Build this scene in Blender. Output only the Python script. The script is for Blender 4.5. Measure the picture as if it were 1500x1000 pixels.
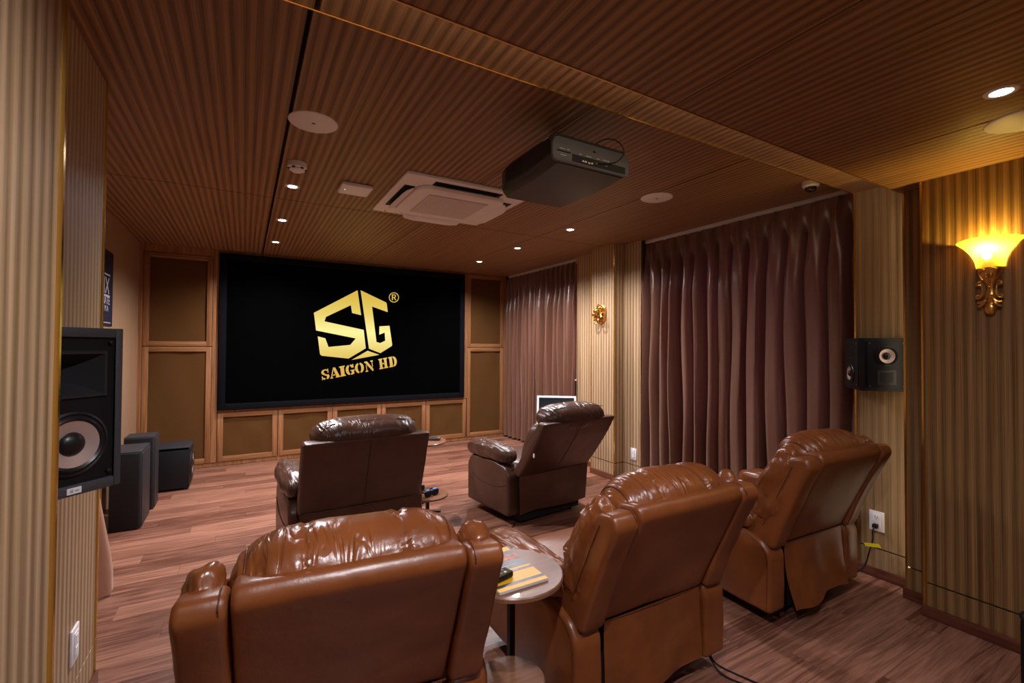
import bpy, bmesh, math, random
from mathutils import Vector, Matrix, noise
for o in list(bpy.data.objects): bpy.data.objects.remove(o)
PI = math.pi
scene = bpy.context.scene
COL = scene.collection
# ------------------------------------------------------------------ camera
F_PX, YAW, PIT, ROL, CY, CAM_H = 677.6, math.radians(30.02), math.radians(.981), math.radians(.347), 494.9, 1.45
fw = Vector((math.sin(YAW)*math.cos(PIT), math.cos(YAW)*math.cos(PIT), math.sin(PIT)))
rt = Vector((math.cos(YAW), -math.sin(YAW), 0)); up = rt.cross(fw)
rt, up = rt*math.cos(ROL)+up*math.sin(ROL), up*math.cos(ROL)-rt*math.sin(ROL)
cd = bpy.data.cameras.new('camera'); cam = bpy.data.objects.new('camera', cd); COL.objects.link(cam)
cd.sensor_width = 36; cd.lens = F_PX/1500*36; cd.shift_y = (CY-500)/1500; cd.clip_start = .02
cam.matrix_world = Matrix(((rt.x, up.x, -fw.x, 0), (rt.y, up.y, -fw.y, 0), (rt.z, up.z, -fw.z, CAM_H), (0, 0, 0, 1)))
scene.camera = cam
# ------------------------------------------------------------------ world, daylight outside the windows, exposure
w = bpy.data.worlds.new('world'); scene.world = w; w.use_nodes = True
w.node_tree.nodes['Background'].inputs[0].default_value = (.55, .62, .8, 1)
w.node_tree.nodes['Background'].inputs[1].default_value = .3
def area(name, loc, rot, sx, sy, e, col):
    l = bpy.data.lights.new(name, 'AREA'); l.shape = 'RECTANGLE'; l.size = sx; l.size_y = sy; l.energy = e; l.color = col
    o = bpy.data.objects.new(name, l); COL.objects.link(o); o.location = loc; o.rotation_euler = rot; return o
DAY = 9
area('daylight', (4.5, 2.55, 1.5), (0, PI/2, 0), 1.6, 1.7, DAY, (1, .82, .9))
area('daylight', (4.5, 5.5, 1.5), (0, PI/2, 0), 1.6, 1.5, DAY*.6, (1, .82, .9))
DOWN_E = 168; DOWN_COL = (1, .94, .98); LENS_E = 30
SCONCE_E = 14; COVE_E = 2.8
vs = scene.view_settings
vs.view_transform = 'Standard'; vs.look = 'None'; vs.gamma = 1; vs.use_curve_mapping = False; vs.exposure = .12
cy = scene.cycles
cy.use_denoising = True; cy.max_bounces = 8; cy.diffuse_bounces = 5; cy.sample_clamp_indirect = 4
try: cy.denoiser = 'OPENIMAGEDENOISE'
except Exception: pass
# ------------------------------------------------------------------ materials
def new_mat(name):
    m = bpy.data.materials.new(name); m.use_nodes = True
    return m, m.node_tree.nodes, m.node_tree.links, m.node_tree.nodes['Principled BSDF']
def plain(name, col, rough=.5, metal=0, spec=.5, emit=None, es=0, nscale=0, namt=.0, bump=0, coat=0):
    m, N, L, p = new_mat(name)
    p.inputs['Base Color'].default_value = (*col, 1); p.inputs['Roughness'].default_value = rough
    p.inputs['Metallic'].default_value = metal; p.inputs['Specular IOR Level'].default_value = spec
    p.inputs['Coat Weight'].default_value = coat
    if emit: p.inputs['Emission Color'].default_value = (*emit, 1); p.inputs['Emission Strength'].default_value = es
    if nscale:
        tc = N.new('ShaderNodeTexCoord'); n = N.new('ShaderNodeTexNoise'); n.inputs['Scale'].default_value = nscale; n.inputs['Detail'].default_value = 4
        L.new(tc.outputs['Object'], n.inputs['Vector'])
        r = N.new('ShaderNodeValToRGB')
        r.color_ramp.elements[0].position = .3; r.color_ramp.elements[1].position = .7
        r.color_ramp.elements[0].color = (*[c*(1-namt) for c in col], 1); r.color_ramp.elements[1].color = (*[min(1, c*(1+namt)) for c in col], 1)
        L.new(n.outputs['Fac'], r.inputs['Fac']); L.new(r.outputs['Color'], p.inputs['Base Color'])
        if bump:
            b = N.new('ShaderNodeBump'); b.inputs['Strength'].default_value = bump; b.inputs['Distance'].default_value = .004
            L.new(n.outputs['Fac'], b.inputs['Height']); L.new(b.outputs['Normal'], p.inputs['Normal'])
    return m
def math_node(N, L, op, a, b=None):
    n = N.new('ShaderNodeMath'); n.operation = op
    for i, v in enumerate((a, b)):
        if v is None: continue
        if hasattr(v, 'node'): L.new(v, n.inputs[i])
        else: n.inputs[i].default_value = v
    return n.outputs[0]
def ribbed(name, dark, light, mode, period=.0435, rough=.45, wave=.55, fine=130.0, fa=.75):
    """striped wood veneer: ribs along z on walls (s = x+y), along y on ceilings (s = x)"""
    m, N, L, p = new_mat(name)
    tc = N.new('ShaderNodeTexCoord'); sp = N.new('ShaderNodeSeparateXYZ'); L.new(tc.outputs['Object'], sp.inputs[0])
    if mode == 'wall': s = math_node(N, L, 'ADD', sp.outputs[0], sp.outputs[1]); long = sp.outputs[2]
    else: s = sp.outputs[0]; long = sp.outputs[1]
    sn = math_node(N, L, 'SINE', math_node(N, L, 'MULTIPLY', s, 2*PI/period))
    wv = math_node(N, L, 'ADD', math_node(N, L, 'MULTIPLY', sn, .5), .5)
    cmb = N.new('ShaderNodeCombineXYZ'); L.new(math_node(N, L, 'MULTIPLY', s, fine), cmb.inputs[0]); L.new(math_node(N, L, 'MULTIPLY', long, 1.2), cmb.inputs[1])
    nz = N.new('ShaderNodeTexNoise'); nz.inputs['Scale'].default_value = 1; nz.inputs['Detail'].default_value = 5; L.new(cmb.outputs[0], nz.inputs['Vector'])
    cmb2 = N.new('ShaderNodeCombineXYZ'); L.new(math_node(N, L, 'MULTIPLY', s, 9.0), cmb2.inputs[0])
    nz2 = N.new('ShaderNodeTexNoise'); nz2.inputs['Scale'].default_value = 1; nz2.inputs['Detail'].default_value = 2; L.new(cmb2.outputs[0], nz2.inputs['Vector'])
    f = math_node(N, L, 'ADD', math_node(N, L, 'MULTIPLY', wv, wave), math_node(N, L, 'MULTIPLY', nz.outputs['Fac'], fa))
    f = math_node(N, L, 'ADD', f, math_node(N, L, 'MULTIPLY', nz2.outputs['Fac'], .3))
    f = math_node(N, L, 'SUBTRACT', f, .3+.5*(fa-.75))
    r = N.new('ShaderNodeValToRGB'); r.color_ramp.elements[0].position = .1; r.color_ramp.elements[1].position = .8
    r.color_ramp.elements[0].color = (*dark, 1); r.color_ramp.elements[1].color = (*light, 1)
    L.new(f, r.inputs['Fac']); L.new(r.outputs['Color'], p.inputs['Base Color'])
    b = N.new('ShaderNodeBump'); b.inputs['Strength'].default_value = .5; b.inputs['Distance'].default_value = .004
    L.new(wv, b.inputs['Height']); L.new(b.outputs['Normal'], p.inputs['Normal'])
    p.inputs['Roughness'].default_value = rough; p.inputs['Specular IOR Level'].default_value = .35
    return m
def grain(name, dark, light, axis=0, sc=(1.5, 40), rough=.4, rand=0, bump=.15, fig=0, coat=0, objrand=True):
    """wood with grain along an axis of the object's own space"""
    m, N, L, p = new_mat(name)
    tc = N.new('ShaderNodeTexCoord'); oi = N.new('ShaderNodeObjectInfo')
    mp = N.new('ShaderNodeVectorMath'); mp.operation = 'ADD'
    cb = N.new('ShaderNodeCombineXYZ')
    k = math_node(N, L, 'MULTIPLY', oi.outputs['Random'], 37.0 if objrand else 0)
    for i in range(3): L.new(k, cb.inputs[i])
    L.new(tc.outputs['Object'], mp.inputs[0]); L.new(cb.outputs[0], mp.inputs[1])
    ml = N.new('ShaderNodeVectorMath'); ml.operation = 'MULTIPLY'
    v = [sc[1]]*3; v[axis] = sc[0]; ml.inputs[1].default_value = v; L.new(mp.outputs[0], ml.inputs[0])
    n1 = N.new('ShaderNodeTexNoise'); n1.inputs['Scale'].default_value = 1; n1.inputs['Detail'].default_value = 6; n1.inputs['Roughness'].default_value = .65
    L.new(ml.outputs[0], n1.inputs['Vector'])
    f = n1.outputs['Fac']
    if fig:
        m2 = N.new('ShaderNodeVectorMath'); m2.operation = 'MULTIPLY'
        v = [9]*3; v[axis] = .7; m2.inputs[1].default_value = v; L.new(mp.outputs[0], m2.inputs[0])
        n2 = N.new('ShaderNodeTexNoise'); n2.inputs['Scale'].default_value = 1; n2.inputs['Detail'].default_value = 2; L.new(m2.outputs[0], n2.inputs['Vector'])
        rings = math_node(N, L, 'PINGPONG', math_node(N, L, 'MULTIPLY', n2.outputs['Fac'], 13.0), .5)
        f = math_node(N, L, 'ADD', math_node(N, L, 'MULTIPLY', f, .75), math_node(N, L, 'MULTIPLY', rings, fig))
    if rand:
        f = math_node(N, L, 'ADD', f, math_node(N, L, 'MULTIPLY', math_node(N, L, 'SUBTRACT', oi.outputs['Random'], .5), rand))
    r = N.new('ShaderNodeValToRGB'); r.color_ramp.elements[0].position = .3; r.color_ramp.elements[1].position = .72
    r.color_ramp.elements[0].color = (*dark, 1); r.color_ramp.elements[1].color = (*light, 1)
    L.new(f, r.inputs['Fac']); L.new(r.outputs['Color'], p.inputs['Base Color'])
    b = N.new('ShaderNodeBump'); b.inputs['Strength'].default_value = bump; b.inputs['Distance'].default_value = .002
    L.new(f, b.inputs['Height']); L.new(b.outputs['Normal'], p.inputs['Normal'])
    p.inputs['Roughness'].default_value = rough; p.inputs['Specular IOR Level'].default_value = .4; p.inputs['Coat Weight'].default_value = coat
    return m
def leather(name, c1, c2, rough=.33, crease=0):
    m, N, L, p = new_mat(name)
    tc = N.new('ShaderNodeTexCoord')
    n = N.new('ShaderNodeTexNoise'); n.inputs['Scale'].default_value = 5; n.inputs['Detail'].default_value = 5; L.new(tc.outputs['Object'], n.inputs['Vector'])
    r = N.new('ShaderNodeValToRGB'); r.color_ramp.elements[0].position = .3; r.color_ramp.elements[1].position = .75
    r.color_ramp.elements[0].color = (*c1, 1); r.color_ramp.elements[1].color = (*c2, 1)
    L.new(n.outputs['Fac'], r.inputs['Fac']); L.new(r.outputs['Color'], p.inputs['Base Color'])
    v = N.new('ShaderNodeTexVoronoi'); v.inputs['Scale'].default_value = 260; L.new(tc.outputs['Object'], v.inputs['Vector'])
    b = N.new('ShaderNodeBump'); b.inputs['Strength'].default_value = .12; b.inputs['Distance'].default_value = .001
    L.new(v.outputs['Distance'], b.inputs['Height'])
    n2 = N.new('ShaderNodeTexNoise'); n2.inputs['Scale'].default_value = 14; n2.inputs['Detail'].default_value = 3; L.new(tc.outputs['Object'], n2.inputs['Vector'])
    b2 = N.new('ShaderNodeBump'); b2.inputs['Strength'].default_value = .22; b2.inputs['Distance'].default_value = .01
    L.new(n2.outputs['Fac'], b2.inputs['Height']); L.new(b.outputs['Normal'], b2.inputs['Normal']); L.new(b2.outputs['Normal'], p.inputs['Normal'])
    if crease:
        ml = N.new('ShaderNodeVectorMath'); ml.operation = 'MULTIPLY'; ml.inputs[1].default_value = (24, 6, 6); L.new(tc.outputs['Object'], ml.inputs[0])
        n3 = N.new('ShaderNodeTexNoise'); n3.inputs['Scale'].default_value = 1; n3.inputs['Detail'].default_value = 2; n3.inputs['Distortion'].default_value = .6; L.new(ml.outputs[0], n3.inputs['Vector'])
        rid = math_node(N, L, 'ABSOLUTE', math_node(N, L, 'SUBTRACT', n3.outputs['Fac'], .5))
        rid = math_node(N, L, 'MINIMUM', math_node(N, L, 'MULTIPLY', rid, 7.0), 1.0)
        n4 = N.new('ShaderNodeTexNoise'); n4.inputs['Scale'].default_value = 7; L.new(tc.outputs['Object'], n4.inputs['Vector'])
        msk = N.new('ShaderNodeMapRange'); msk.inputs[1].default_value = .42; msk.inputs[2].default_value = .62; L.new(n4.outputs['Fac'], msk.inputs[0])
        b3 = N.new('ShaderNodeBump'); b3.inputs['Distance'].default_value = .011*crease
        L.new(msk.outputs[0], b3.inputs['Strength']); L.new(rid, b3.inputs['Height']); L.new(b2.outputs['Normal'], b3.inputs['Normal']); L.new(b3.outputs['Normal'], p.inputs['Normal'])
    p.inputs['Roughness'].default_value = rough; p.inputs['Specular IOR Level'].default_value = .6
    return m
def satin(name, col, trans=.3):
    m, N, L, p = new_mat(name)
    tc = N.new('ShaderNodeTexCoord'); ml = N.new('ShaderNodeVectorMath'); ml.operation = 'MULTIPLY'; ml.inputs[1].default_value = (60, 60, 400)
    L.new(tc.outputs['Object'], ml.inputs[0])
    n = N.new('ShaderNodeTexNoise'); n.inputs['Scale'].default_value = 1; n.inputs['Detail'].default_value = 3; L.new(ml.outputs[0], n.inputs['Vector'])
    r = N.new('ShaderNodeValToRGB'); r.color_ramp.elements[0].color = (*[c*.75 for c in col], 1); r.color_ramp.elements[1].color = (*[c*1.25 for c in col], 1)
    L.new(n.outputs['Fac'], r.inputs['Fac']); L.new(r.outputs['Color'], p.inputs['Base Color'])
    p.inputs['Roughness'].default_value = .3; p.inputs['Specular IOR Level'].default_value = .9; p.inputs['Sheen Weight'].default_value = .35
    p.inputs['Sheen Tint'].default_value = (1, .75, .65, 1)
    t = N.new('ShaderNodeBsdfTranslucent'); t.inputs[0].default_value = (.75, .22, .24, 1)
    mx = N.new('ShaderNodeMixShader'); mx.inputs[0].default_value = trans
    L.new(p.outputs[0], mx.inputs[1]); L.new(t.outputs[0], mx.inputs[2]); L.new(mx.outputs[0], N['Material Output'].inputs[0])
    return m
M = dict(
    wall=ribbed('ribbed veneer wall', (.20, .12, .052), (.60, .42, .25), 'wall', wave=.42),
    wall_smooth=ribbed('plain veneer wall', (.33, .20, .11), (.46, .30, .18), 'wall', wave=.12),
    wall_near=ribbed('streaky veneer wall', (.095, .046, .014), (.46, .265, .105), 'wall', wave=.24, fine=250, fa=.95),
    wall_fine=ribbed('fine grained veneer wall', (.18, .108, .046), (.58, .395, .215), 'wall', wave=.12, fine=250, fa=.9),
    ceil=ribbed('ribbed veneer ceiling', (.115, .057, .024), (.44, .24, .115), 'ceil', rough=.5, wave=.38, fine=190, fa=.95),  # same veneer as the walls; red-brown floor bounce is put into its colour
    seam=plain('black seam', (.004, .003, .003), .9),
    brass=plain('polished brass', (.85, .58, .16), .22, 1),
    brass_dull=plain('brushed brass', (.62, .36, .12), .4, 1),
    floor_base=plain('floor bed', (.05, .025, .018), .9),
    plank=grain('wood floor plank', (.11, .040, .024), (.45, .215, .138), 0, (2.6, 58), .36, .22, .15, .2),
    skirt=grain('reddish baseboard', (.06, .018, .010), (.20, .07, .04), 1, (2, 60), .35),
    frame=grain('panel frame wood', (.17, .070, .024), (.42, .19, .075), 2, (2, 55), .45),
    frame_h=grain('panel rail wood', (.17, .070, .024), (.42, .19, .075), 0, (2, 55), .45),
    fabric=plain('brown acoustic cloth', (.105, .048, .0145), .95, spec=.08, nscale=420, namt=.35, bump=.4),
    velvet=plain('black velvet', (.004, .004, .006), .95, spec=.12),
    screen=plain('unlit projection cloth', (.0015, .0015, .0015), .9, spec=0),
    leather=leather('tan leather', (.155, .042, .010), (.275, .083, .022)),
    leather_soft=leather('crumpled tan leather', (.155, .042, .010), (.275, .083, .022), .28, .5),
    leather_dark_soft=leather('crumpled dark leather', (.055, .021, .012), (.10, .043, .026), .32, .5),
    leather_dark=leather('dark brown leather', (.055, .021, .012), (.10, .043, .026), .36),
    stitch=plain('leather seam', (.10, .028, .010), .5),
    stitch_dark=plain('dark leather seam', (.035, .014, .009), .5),
    black_cloth=plain('black underside', (.006, .005, .005), .9),
    black=plain('satin black', (.007, .007, .009), .5, spec=.3),
    black_metal=plain('black metal', (.012, .012, .013), .4, .5),
    charcoal=plain('charcoal paint', (.055, .055, .065), .55, nscale=300, namt=.2),
    charcoal_dark=plain('dark charcoal paint', (.016, .016, .02), .5, nscale=300, namt=.2),
    rubber=plain('black rubber', (.012, .012, .014), .35),
    cone=plain('copper speaker cone', (.66, .50, .45), .35, .45),
    curtain=satin('brown satin', (.16, .071, .041), .10),
    curtain_l=satin('light brown satin', (.30, .15, .09), .05),
    white=plain('white plastic', (.88, .86, .88), .4),
    white_dim=plain('off white plastic', (.84, .80, .80), .45),
    white_rail=plain('white rail', (.62, .58, .58), .4),
    chrome=plain('chrome', (.8, .8, .82), .15, 1),
    gold=plain('gilt resin', (.72, .40, .11), .3, .9),
    gold_bright=plain('bright gilt', (.85, .48, .10), .22, 1),
    grey_panel=plain('grey plastic', (.11, .115, .125), .45),
    proj=plain('projector shell', (.009, .0065, .008), .4),
    wood_table=grain('table top wood', (.16, .07, .036), (.30, .14, .072), 0, (2, 40), .3, .1, coat=.5),
    wood_edge=plain('table edge', (.22, .09, .04), .4),
    paper=plain('paper', (.7, .68, .7), .6),
    yellow=plain('yellow print', (.82, .42, .01), .35),
    dark_print=plain('charcoal print', (.04, .042, .05), .3),
    grey_print=plain('grey print', (.45, .45, .47), .4),
    photo_print=plain('photo print', (.45, .16, .10), .4, nscale=60, namt=.9),
    tag=plain('yellow tag', (.9, .72, .02), .4),
    poster=plain('dark blue poster', (.006, .007, .028), .5, nscale=6, namt=.7),
    ink=plain('white ink', (.6, .58, .66), .5),
    blue=plain('blue plastic', (.02, .2, .8), .35),
    red=plain('red wire', (.7, .03, .02), .4),
    glass_dark=plain('dark glass', (.012, .014, .02), .12),
    concrete=plain('hidden wall', (.05, .032, .02), .9),
    black_floor=plain('matt black base', (.01, .01, .01), .6),
)
def emissive(name, col, s):
    return plain(name, (.8, .8, .8), .4, emit=col, es=s)
M['lens'] = emissive('lamp lens', (1, .96, 1), LENS_E)
M['led'] = emissive('green led', (.1, 1, .4), 2)
M['led_red'] = emissive('red led', (1, .1, .1), 1.5)
m, N, L, p = new_mat('window glass'); p.inputs['Base Color'].default_value = (.9, .95, 1, 1); p.inputs['Transmission Weight'].default_value = 1; p.inputs['Roughness'].default_value = .02; M['glass'] = m
m, N, L, p = new_mat('amber glass')
p.inputs['Base Color'].default_value = (.9, .55, .06, 1); p.inputs['Roughness'].default_value = .3
p.inputs['Emission Color'].default_value = (1, .55, .02, 1); p.inputs['Emission Strength'].default_value = .75
t = N.new('ShaderNodeBsdfTranslucent'); t.inputs[0].default_value = (1, .72, .16, 1)
mx = N.new('ShaderNodeMixShader'); mx.inputs[0].default_value = .6; L.new(p.outputs[0], mx.inputs[1]); L.new(t.outputs[0], mx.inputs[2]); L.new(mx.outputs[0], N['Material Output'].inputs[0]); M['amber'] = m
m, N, L, p = new_mat('projected gold')   # the logo is light thrown on the screen
tc = N.new('ShaderNodeTexCoord'); sp = N.new('ShaderNodeSeparateXYZ'); L.new(tc.outputs['Object'], sp.inputs[0])
mr = N.new('ShaderNodeMapRange'); mr.inputs[1].default_value = 1.12; mr.inputs[2].default_value = 2.12; L.new(sp.outputs[2], mr.inputs[0])
r = N.new('ShaderNodeValToRGB'); e = r.color_ramp.elements; e[0].position = 0; e[0].color = (.73, .42, .08, 1); e[1].position = 1; e[1].color = (.70, .47, .07, 1)
for pos, c in ((.22, (.80, .60, .15, 1)), (.5, (1, .90, .34, 1)), (.75, (.80, .62, .14, 1))):
    k = e.new(pos); k.color = c
L.new(mr.outputs[0], r.inputs[0]); L.new(r.outputs[0], p.inputs['Emission Color']); p.inputs['Emission Strength'].default_value = .95; p.inputs['Base Color'].default_value = (0, 0, 0, 1); p.inputs['Specular IOR Level'].default_value = 0
M['logo'] = m
# ------------------------------------------------------------------ mesh helpers
def bmn(): return bmesh.new()
def box(bm, x0, x1, y0, y1, z0, z1, bev=0, seg=2):
    b = bmesh.new(); bmesh.ops.create_cube(b, size=1)
    for v in b.verts: v.co = Vector(((x0+x1)/2+v.co.x*(x1-x0), (y0+y1)/2+v.co.y*(y1-y0), (z0+z1)/2+v.co.z*(z1-z0)))
    if bev: bmesh.ops.bevel(b, geom=list(b.edges), offset=bev, segments=seg, affect='EDGES', profile=.5)
    return join(bm, b)
def join(bm, b, mat=None):
    mp = {}
    for v in b.verts: mp[v.index if False else v] = bm.verts.new(mat @ v.co if mat else v.co)
    for f in b.faces:
        try: bm.faces.new([mp[v] for v in f.verts])
        except ValueError: pass
    b.free(); return bm
def cushion(bm, c, s, p=4, n=16, warp=None, M4=None):
    """stuffed rounded block: cube grid pushed onto a p-norm ball"""
    pe = p if isinstance(p, (tuple, list)) else (p, p, p)
    b = bmesh.new(); bmesh.ops.create_cube(b, size=2); bmesh.ops.subdivide_edges(b, edges=list(b.edges), cuts=n-1, use_grid_fill=True)
    for v in b.verts:
        # spread the grid towards the rims so that the rounding is sampled well
        q = Vector([math.sin(t*PI/2) for t in v.co])
        lo, hi = .4, 2.0
        for _ in range(16):
            k = (lo+hi)/2
            if sum((abs(q[i])/k)**pe[i] for i in range(3)) > 1: lo = k
            else: hi = k
        q = q/k
        if warp: q = warp(q)
        q = Vector((q.x*s[0], q.y*s[1], q.z*s[2]))
        if M4: q = M4 @ q
        v.co = q+Vector(c)
    return join(bm, b)
def prism(bm, prof, a0, a1, bev=0, seg=3, axis='x', warp=None):
    """closed profile in (y,z) [axis x], (x,z) [axis y] or (x,y) [axis z], extruded a0..a1, rims rounded"""
    b = bmesh.new()
    def pt(t, u, v): return (t, u, v) if axis == 'x' else ((u, t, v) if axis == 'y' else (u, v, t))
    A = [b.verts.new(pt(a0, *q)) for q in prof]; B_ = [b.verts.new(pt(a1, *q)) for q in prof]
    n = len(prof); f0 = b.faces.new(A); f1 = b.faces.new(B_[::-1])
    for i in range(n): b.faces.new((A[i], B_[i], B_[(i+1) % n], A[(i+1) % n]))
    bmesh.ops.recalc_face_normals(b, faces=b.faces)
    if bev: bmesh.ops.bevel(b, geom=list(f0.edges)+list(f1.edges), offset=bev, segments=seg, affect='EDGES', profile=.5)
    if warp:
        for v in b.verts: v.co = warp(v.co)
    return join(bm, b)
def soft_prism(bm, prof, a0, a1, r=.02, seg=4, fil=.025):
    """upholstered slab: profile in (y,z) with filleted corners, extruded along x with rolled rims"""
    pts = [Vector(q) for q in prof]; n = len(pts); loop = []
    if sum(pts[i].x*pts[(i+1) % n].y-pts[(i+1) % n].x*pts[i].y for i in range(n)) < 0: pts.reverse()
    for i in range(n):
        p0, p1, p2 = pts[i-1], pts[i], pts[(i+1) % n]
        f_ = min(fil, .45*(p0-p1).length, .45*(p2-p1).length)
        A = p1+(p0-p1).normalized()*f_; B_ = p1+(p2-p1).normalized()*f_
        for k in range(5):
            t = k/4; loop.append(A*(1-t)**2+p1*2*t*(1-t)+B_*t*t)
    # long edges get extra points so that the surface can be puffed
    out = []; m = len(loop)
    for i in range(m):
        p, q = loop[i], loop[(i+1) % m]; d = (q-p).length; k = max(1, int(d/.03))
        for j in range(k): out.append(p.lerp(q, j/k))
    m = len(out); nor = []
    for i in range(m):
        d = (out[(i+1) % m]-out[i-1]).normalized(); nor.append(Vector((-d.y, d.x)))
    nx = max(1, int((a1-a0-2*r)/.03)); rings = []
    st = [(a0+r*(1-math.sin(PI/2*k/seg)), r*(1-math.cos(PI/2*k/seg))) for k in range(seg, 0, -1)]
    st = [(a0+r*(1-math.cos(PI/2*k/seg)), r*(1-math.sin(PI/2*k/seg))) for k in range(seg)]
    cs = st+[(a0+r+(a1-a0-2*r)*j/nx, 0) for j in range(nx+1)]+[(a0+a1-x, i_) for x, i_ in reversed(st)]
    for x, ins in cs: rings.append([bm.verts.new((x, out[i].x+nor[i].x*ins, out[i].y+nor[i].y*ins)) for i in range(m)])
    for A, B_ in zip(rings, rings[1:]):
        for i in range(m): bm.faces.new((A[i], A[(i+1) % m], B_[(i+1) % m], B_[i]))
    bm.faces.new(rings[0][::-1]); bm.faces.new(rings[-1]); return bm
def smooth_loop(pts, k=4):
    out = []; n = len(pts)
    for i in range(n):
        p0, p1, p2, p3 = [Vector(pts[(i+j-1) % n]) for j in range(4)]
        for t in range(k):
            t /= k
            out.append(tuple(.5*((2*p1)+(p2-p0)*t+(2*p0-5*p1+4*p2-p3)*t*t+(3*p1-p0-3*p2+p3)*t**3)))
    return out
def smooth_path(pts, k=6):
    pts = [Vector(q) for q in pts]; out = []
    for i in range(len(pts)-1):
        p0 = pts[max(i-1, 0)]; p1 = pts[i]; p2 = pts[i+1]; p3 = pts[min(i+2, len(pts)-1)]
        for t in range(k):
            t /= k; out.append(.5*((2*p1)+(p2-p0)*t+(2*p0-5*p1+4*p2-p3)*t*t+(3*p1-p0-3*p2+p3)*t**3))
    return out+[pts[-1]]
def tube(bm, pts, r, n=8, cap=True):
    pts = [Vector(q) for q in pts]; rings = []; up0 = Vector((0, 0, 1))
    for i, q in enumerate(pts):
        d = (pts[min(i+1, len(pts)-1)]-pts[max(i-1, 0)]).normalized()
        u = d.cross(up0)
        if u.length < .05: u = d.cross(Vector((1, 0, 0)))
        u.normalize(); v = d.cross(u)
        rr = r[i] if isinstance(r, (list, tuple)) else r
        rings.append([bm.verts.new(q+u*math.cos(2*PI*k/n)*rr+v*math.sin(2*PI*k/n)*rr) for k in range(n)])
    for a, b in zip(rings, rings[1:]):
        for k in range(n): bm.faces.new((a[k], a[(k+1) % n], b[(k+1) % n], b[k]))
    if cap: bm.faces.new(rings[0][::-1]); bm.faces.new(rings[-1])
    return bm
def lathe(bm, prof, n=24, M4=None, cap=True):
    """profile (r, h) turned round z"""
    M4 = M4 or Matrix(); rings = []
    for r, z in prof: rings.append([bm.verts.new(M4 @ Vector((r*math.cos(2*PI*k/n), r*math.sin(2*PI*k/n), z))) for k in range(n)])
    for a, b in zip(rings, rings[1:]):
        for k in range(n): bm.faces.new((a[k], a[(k+1) % n], b[(k+1) % n], b[k]))
    if cap:
        if prof[0][0] > 1e-5: bm.faces.new(rings[0][::-1])
        if prof[-1][0] > 1e-5: bm.faces.new(rings[-1])
    return bm
def obj(name, bm, mat, parent=None, smooth=35, loc=None):
    me = bpy.data.meshes.new(name)
    bmesh.ops.remove_doubles(bm, verts=bm.verts, dist=1e-6)
    bmesh.ops.recalc_face_normals(bm, faces=bm.faces)
    bm.to_mesh(me); bm.free()
    if smooth:
        me.polygons.foreach_set('use_smooth', [True]*len(me.polygons))
        me.set_sharp_from_angle(angle=math.radians(smooth))
    me.materials.append(M[mat] if isinstance(mat, str) else mat)
    o = bpy.data.objects.new(name, me); COL.objects.link(o)
    if parent: o.parent = parent
    if loc: o.location = loc
    return o
def tag(o, label, cat, group=None, kind=None):
    o['label'] = label; o['category'] = cat
    if group: o['group'] = group
    if kind: o['kind'] = kind
    return o
def thing(name, label, cat, loc=(0, 0, 0), rz=0, group=None):
    o = bpy.data.objects.new(name, None); COL.objects.link(o); o.empty_display_size = .1
    o.location = loc; o.rotation_euler = (0, 0, rz); return tag(o, label, cat, group)
def copy_thing(root, loc, rz, label, group=None):
    r = root.copy(); COL.objects.link(r); r.location = loc; r.rotation_euler = (0, 0, rz); r['label'] = label
    if group: r['group'] = group
    for ch in list(root.children):
        c = ch.copy(); COL.objects.link(c); c.parent = r
        for g in ch.children:
            d = g.copy(); COL.objects.link(d); d.parent = c
    return r
def struct(name, bm, mat, label, cat): return tag(obj(name, bm, mat), label, cat, kind='structure')
def quadbox(name, parent, mat, *a, bev=0): return obj(name, box(bmn(), *a, bev=bev), mat, parent)
def text_mesh(name, body, size, mat, parent, M4, extrude=.0005):
    cu = bpy.data.curves.new(name, 'FONT'); cu.body = body; cu.size = size; cu.align_x = 'CENTER'; cu.extrude = extrude
    t = bpy.data.objects.new('tmp', cu); COL.objects.link(t); bpy.context.view_layer.update()
    me = bpy.data.meshes.new_from_object(t.evaluated_get(bpy.context.evaluated_depsgraph_get()))
    bpy.data.objects.remove(t); me.transform(M4); me.materials.clear(); me.materials.append(M[mat])
    o = bpy.data.objects.new(name, me); COL.objects.link(o); o.parent = parent; return o
# pixel -> world on a plane of constant y (used to measure the photograph)
def ray(u, v): return fw+(u-750)/F_PX*rt+(CY-v)/F_PX*up
def on_y(u, v, y):
    k = ray(u, v); return Vector((0, 0, CAM_H))+k*(y/k.y)
# ------------------------------------------------------------------ room dimensions
ZC, ZS, ZN = 2.579, 2.477, 2.371       # far ceiling, step, near ceiling
YB = 6.525                              # face of the screen wall
YS0, YS1 = 1.21, 1.513                  # the step strip of the ceiling
XL, XLP, XLN = -1.03, -.535, -.30       # left: far wall, pilaster, near wall
XRW, XRP, XRD, XRN = 3.86, 3.489, 3.35, 3.223
YBACK = -2.2
GZ, BZ = .181, .06                      # groove height, baseboard height
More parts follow.
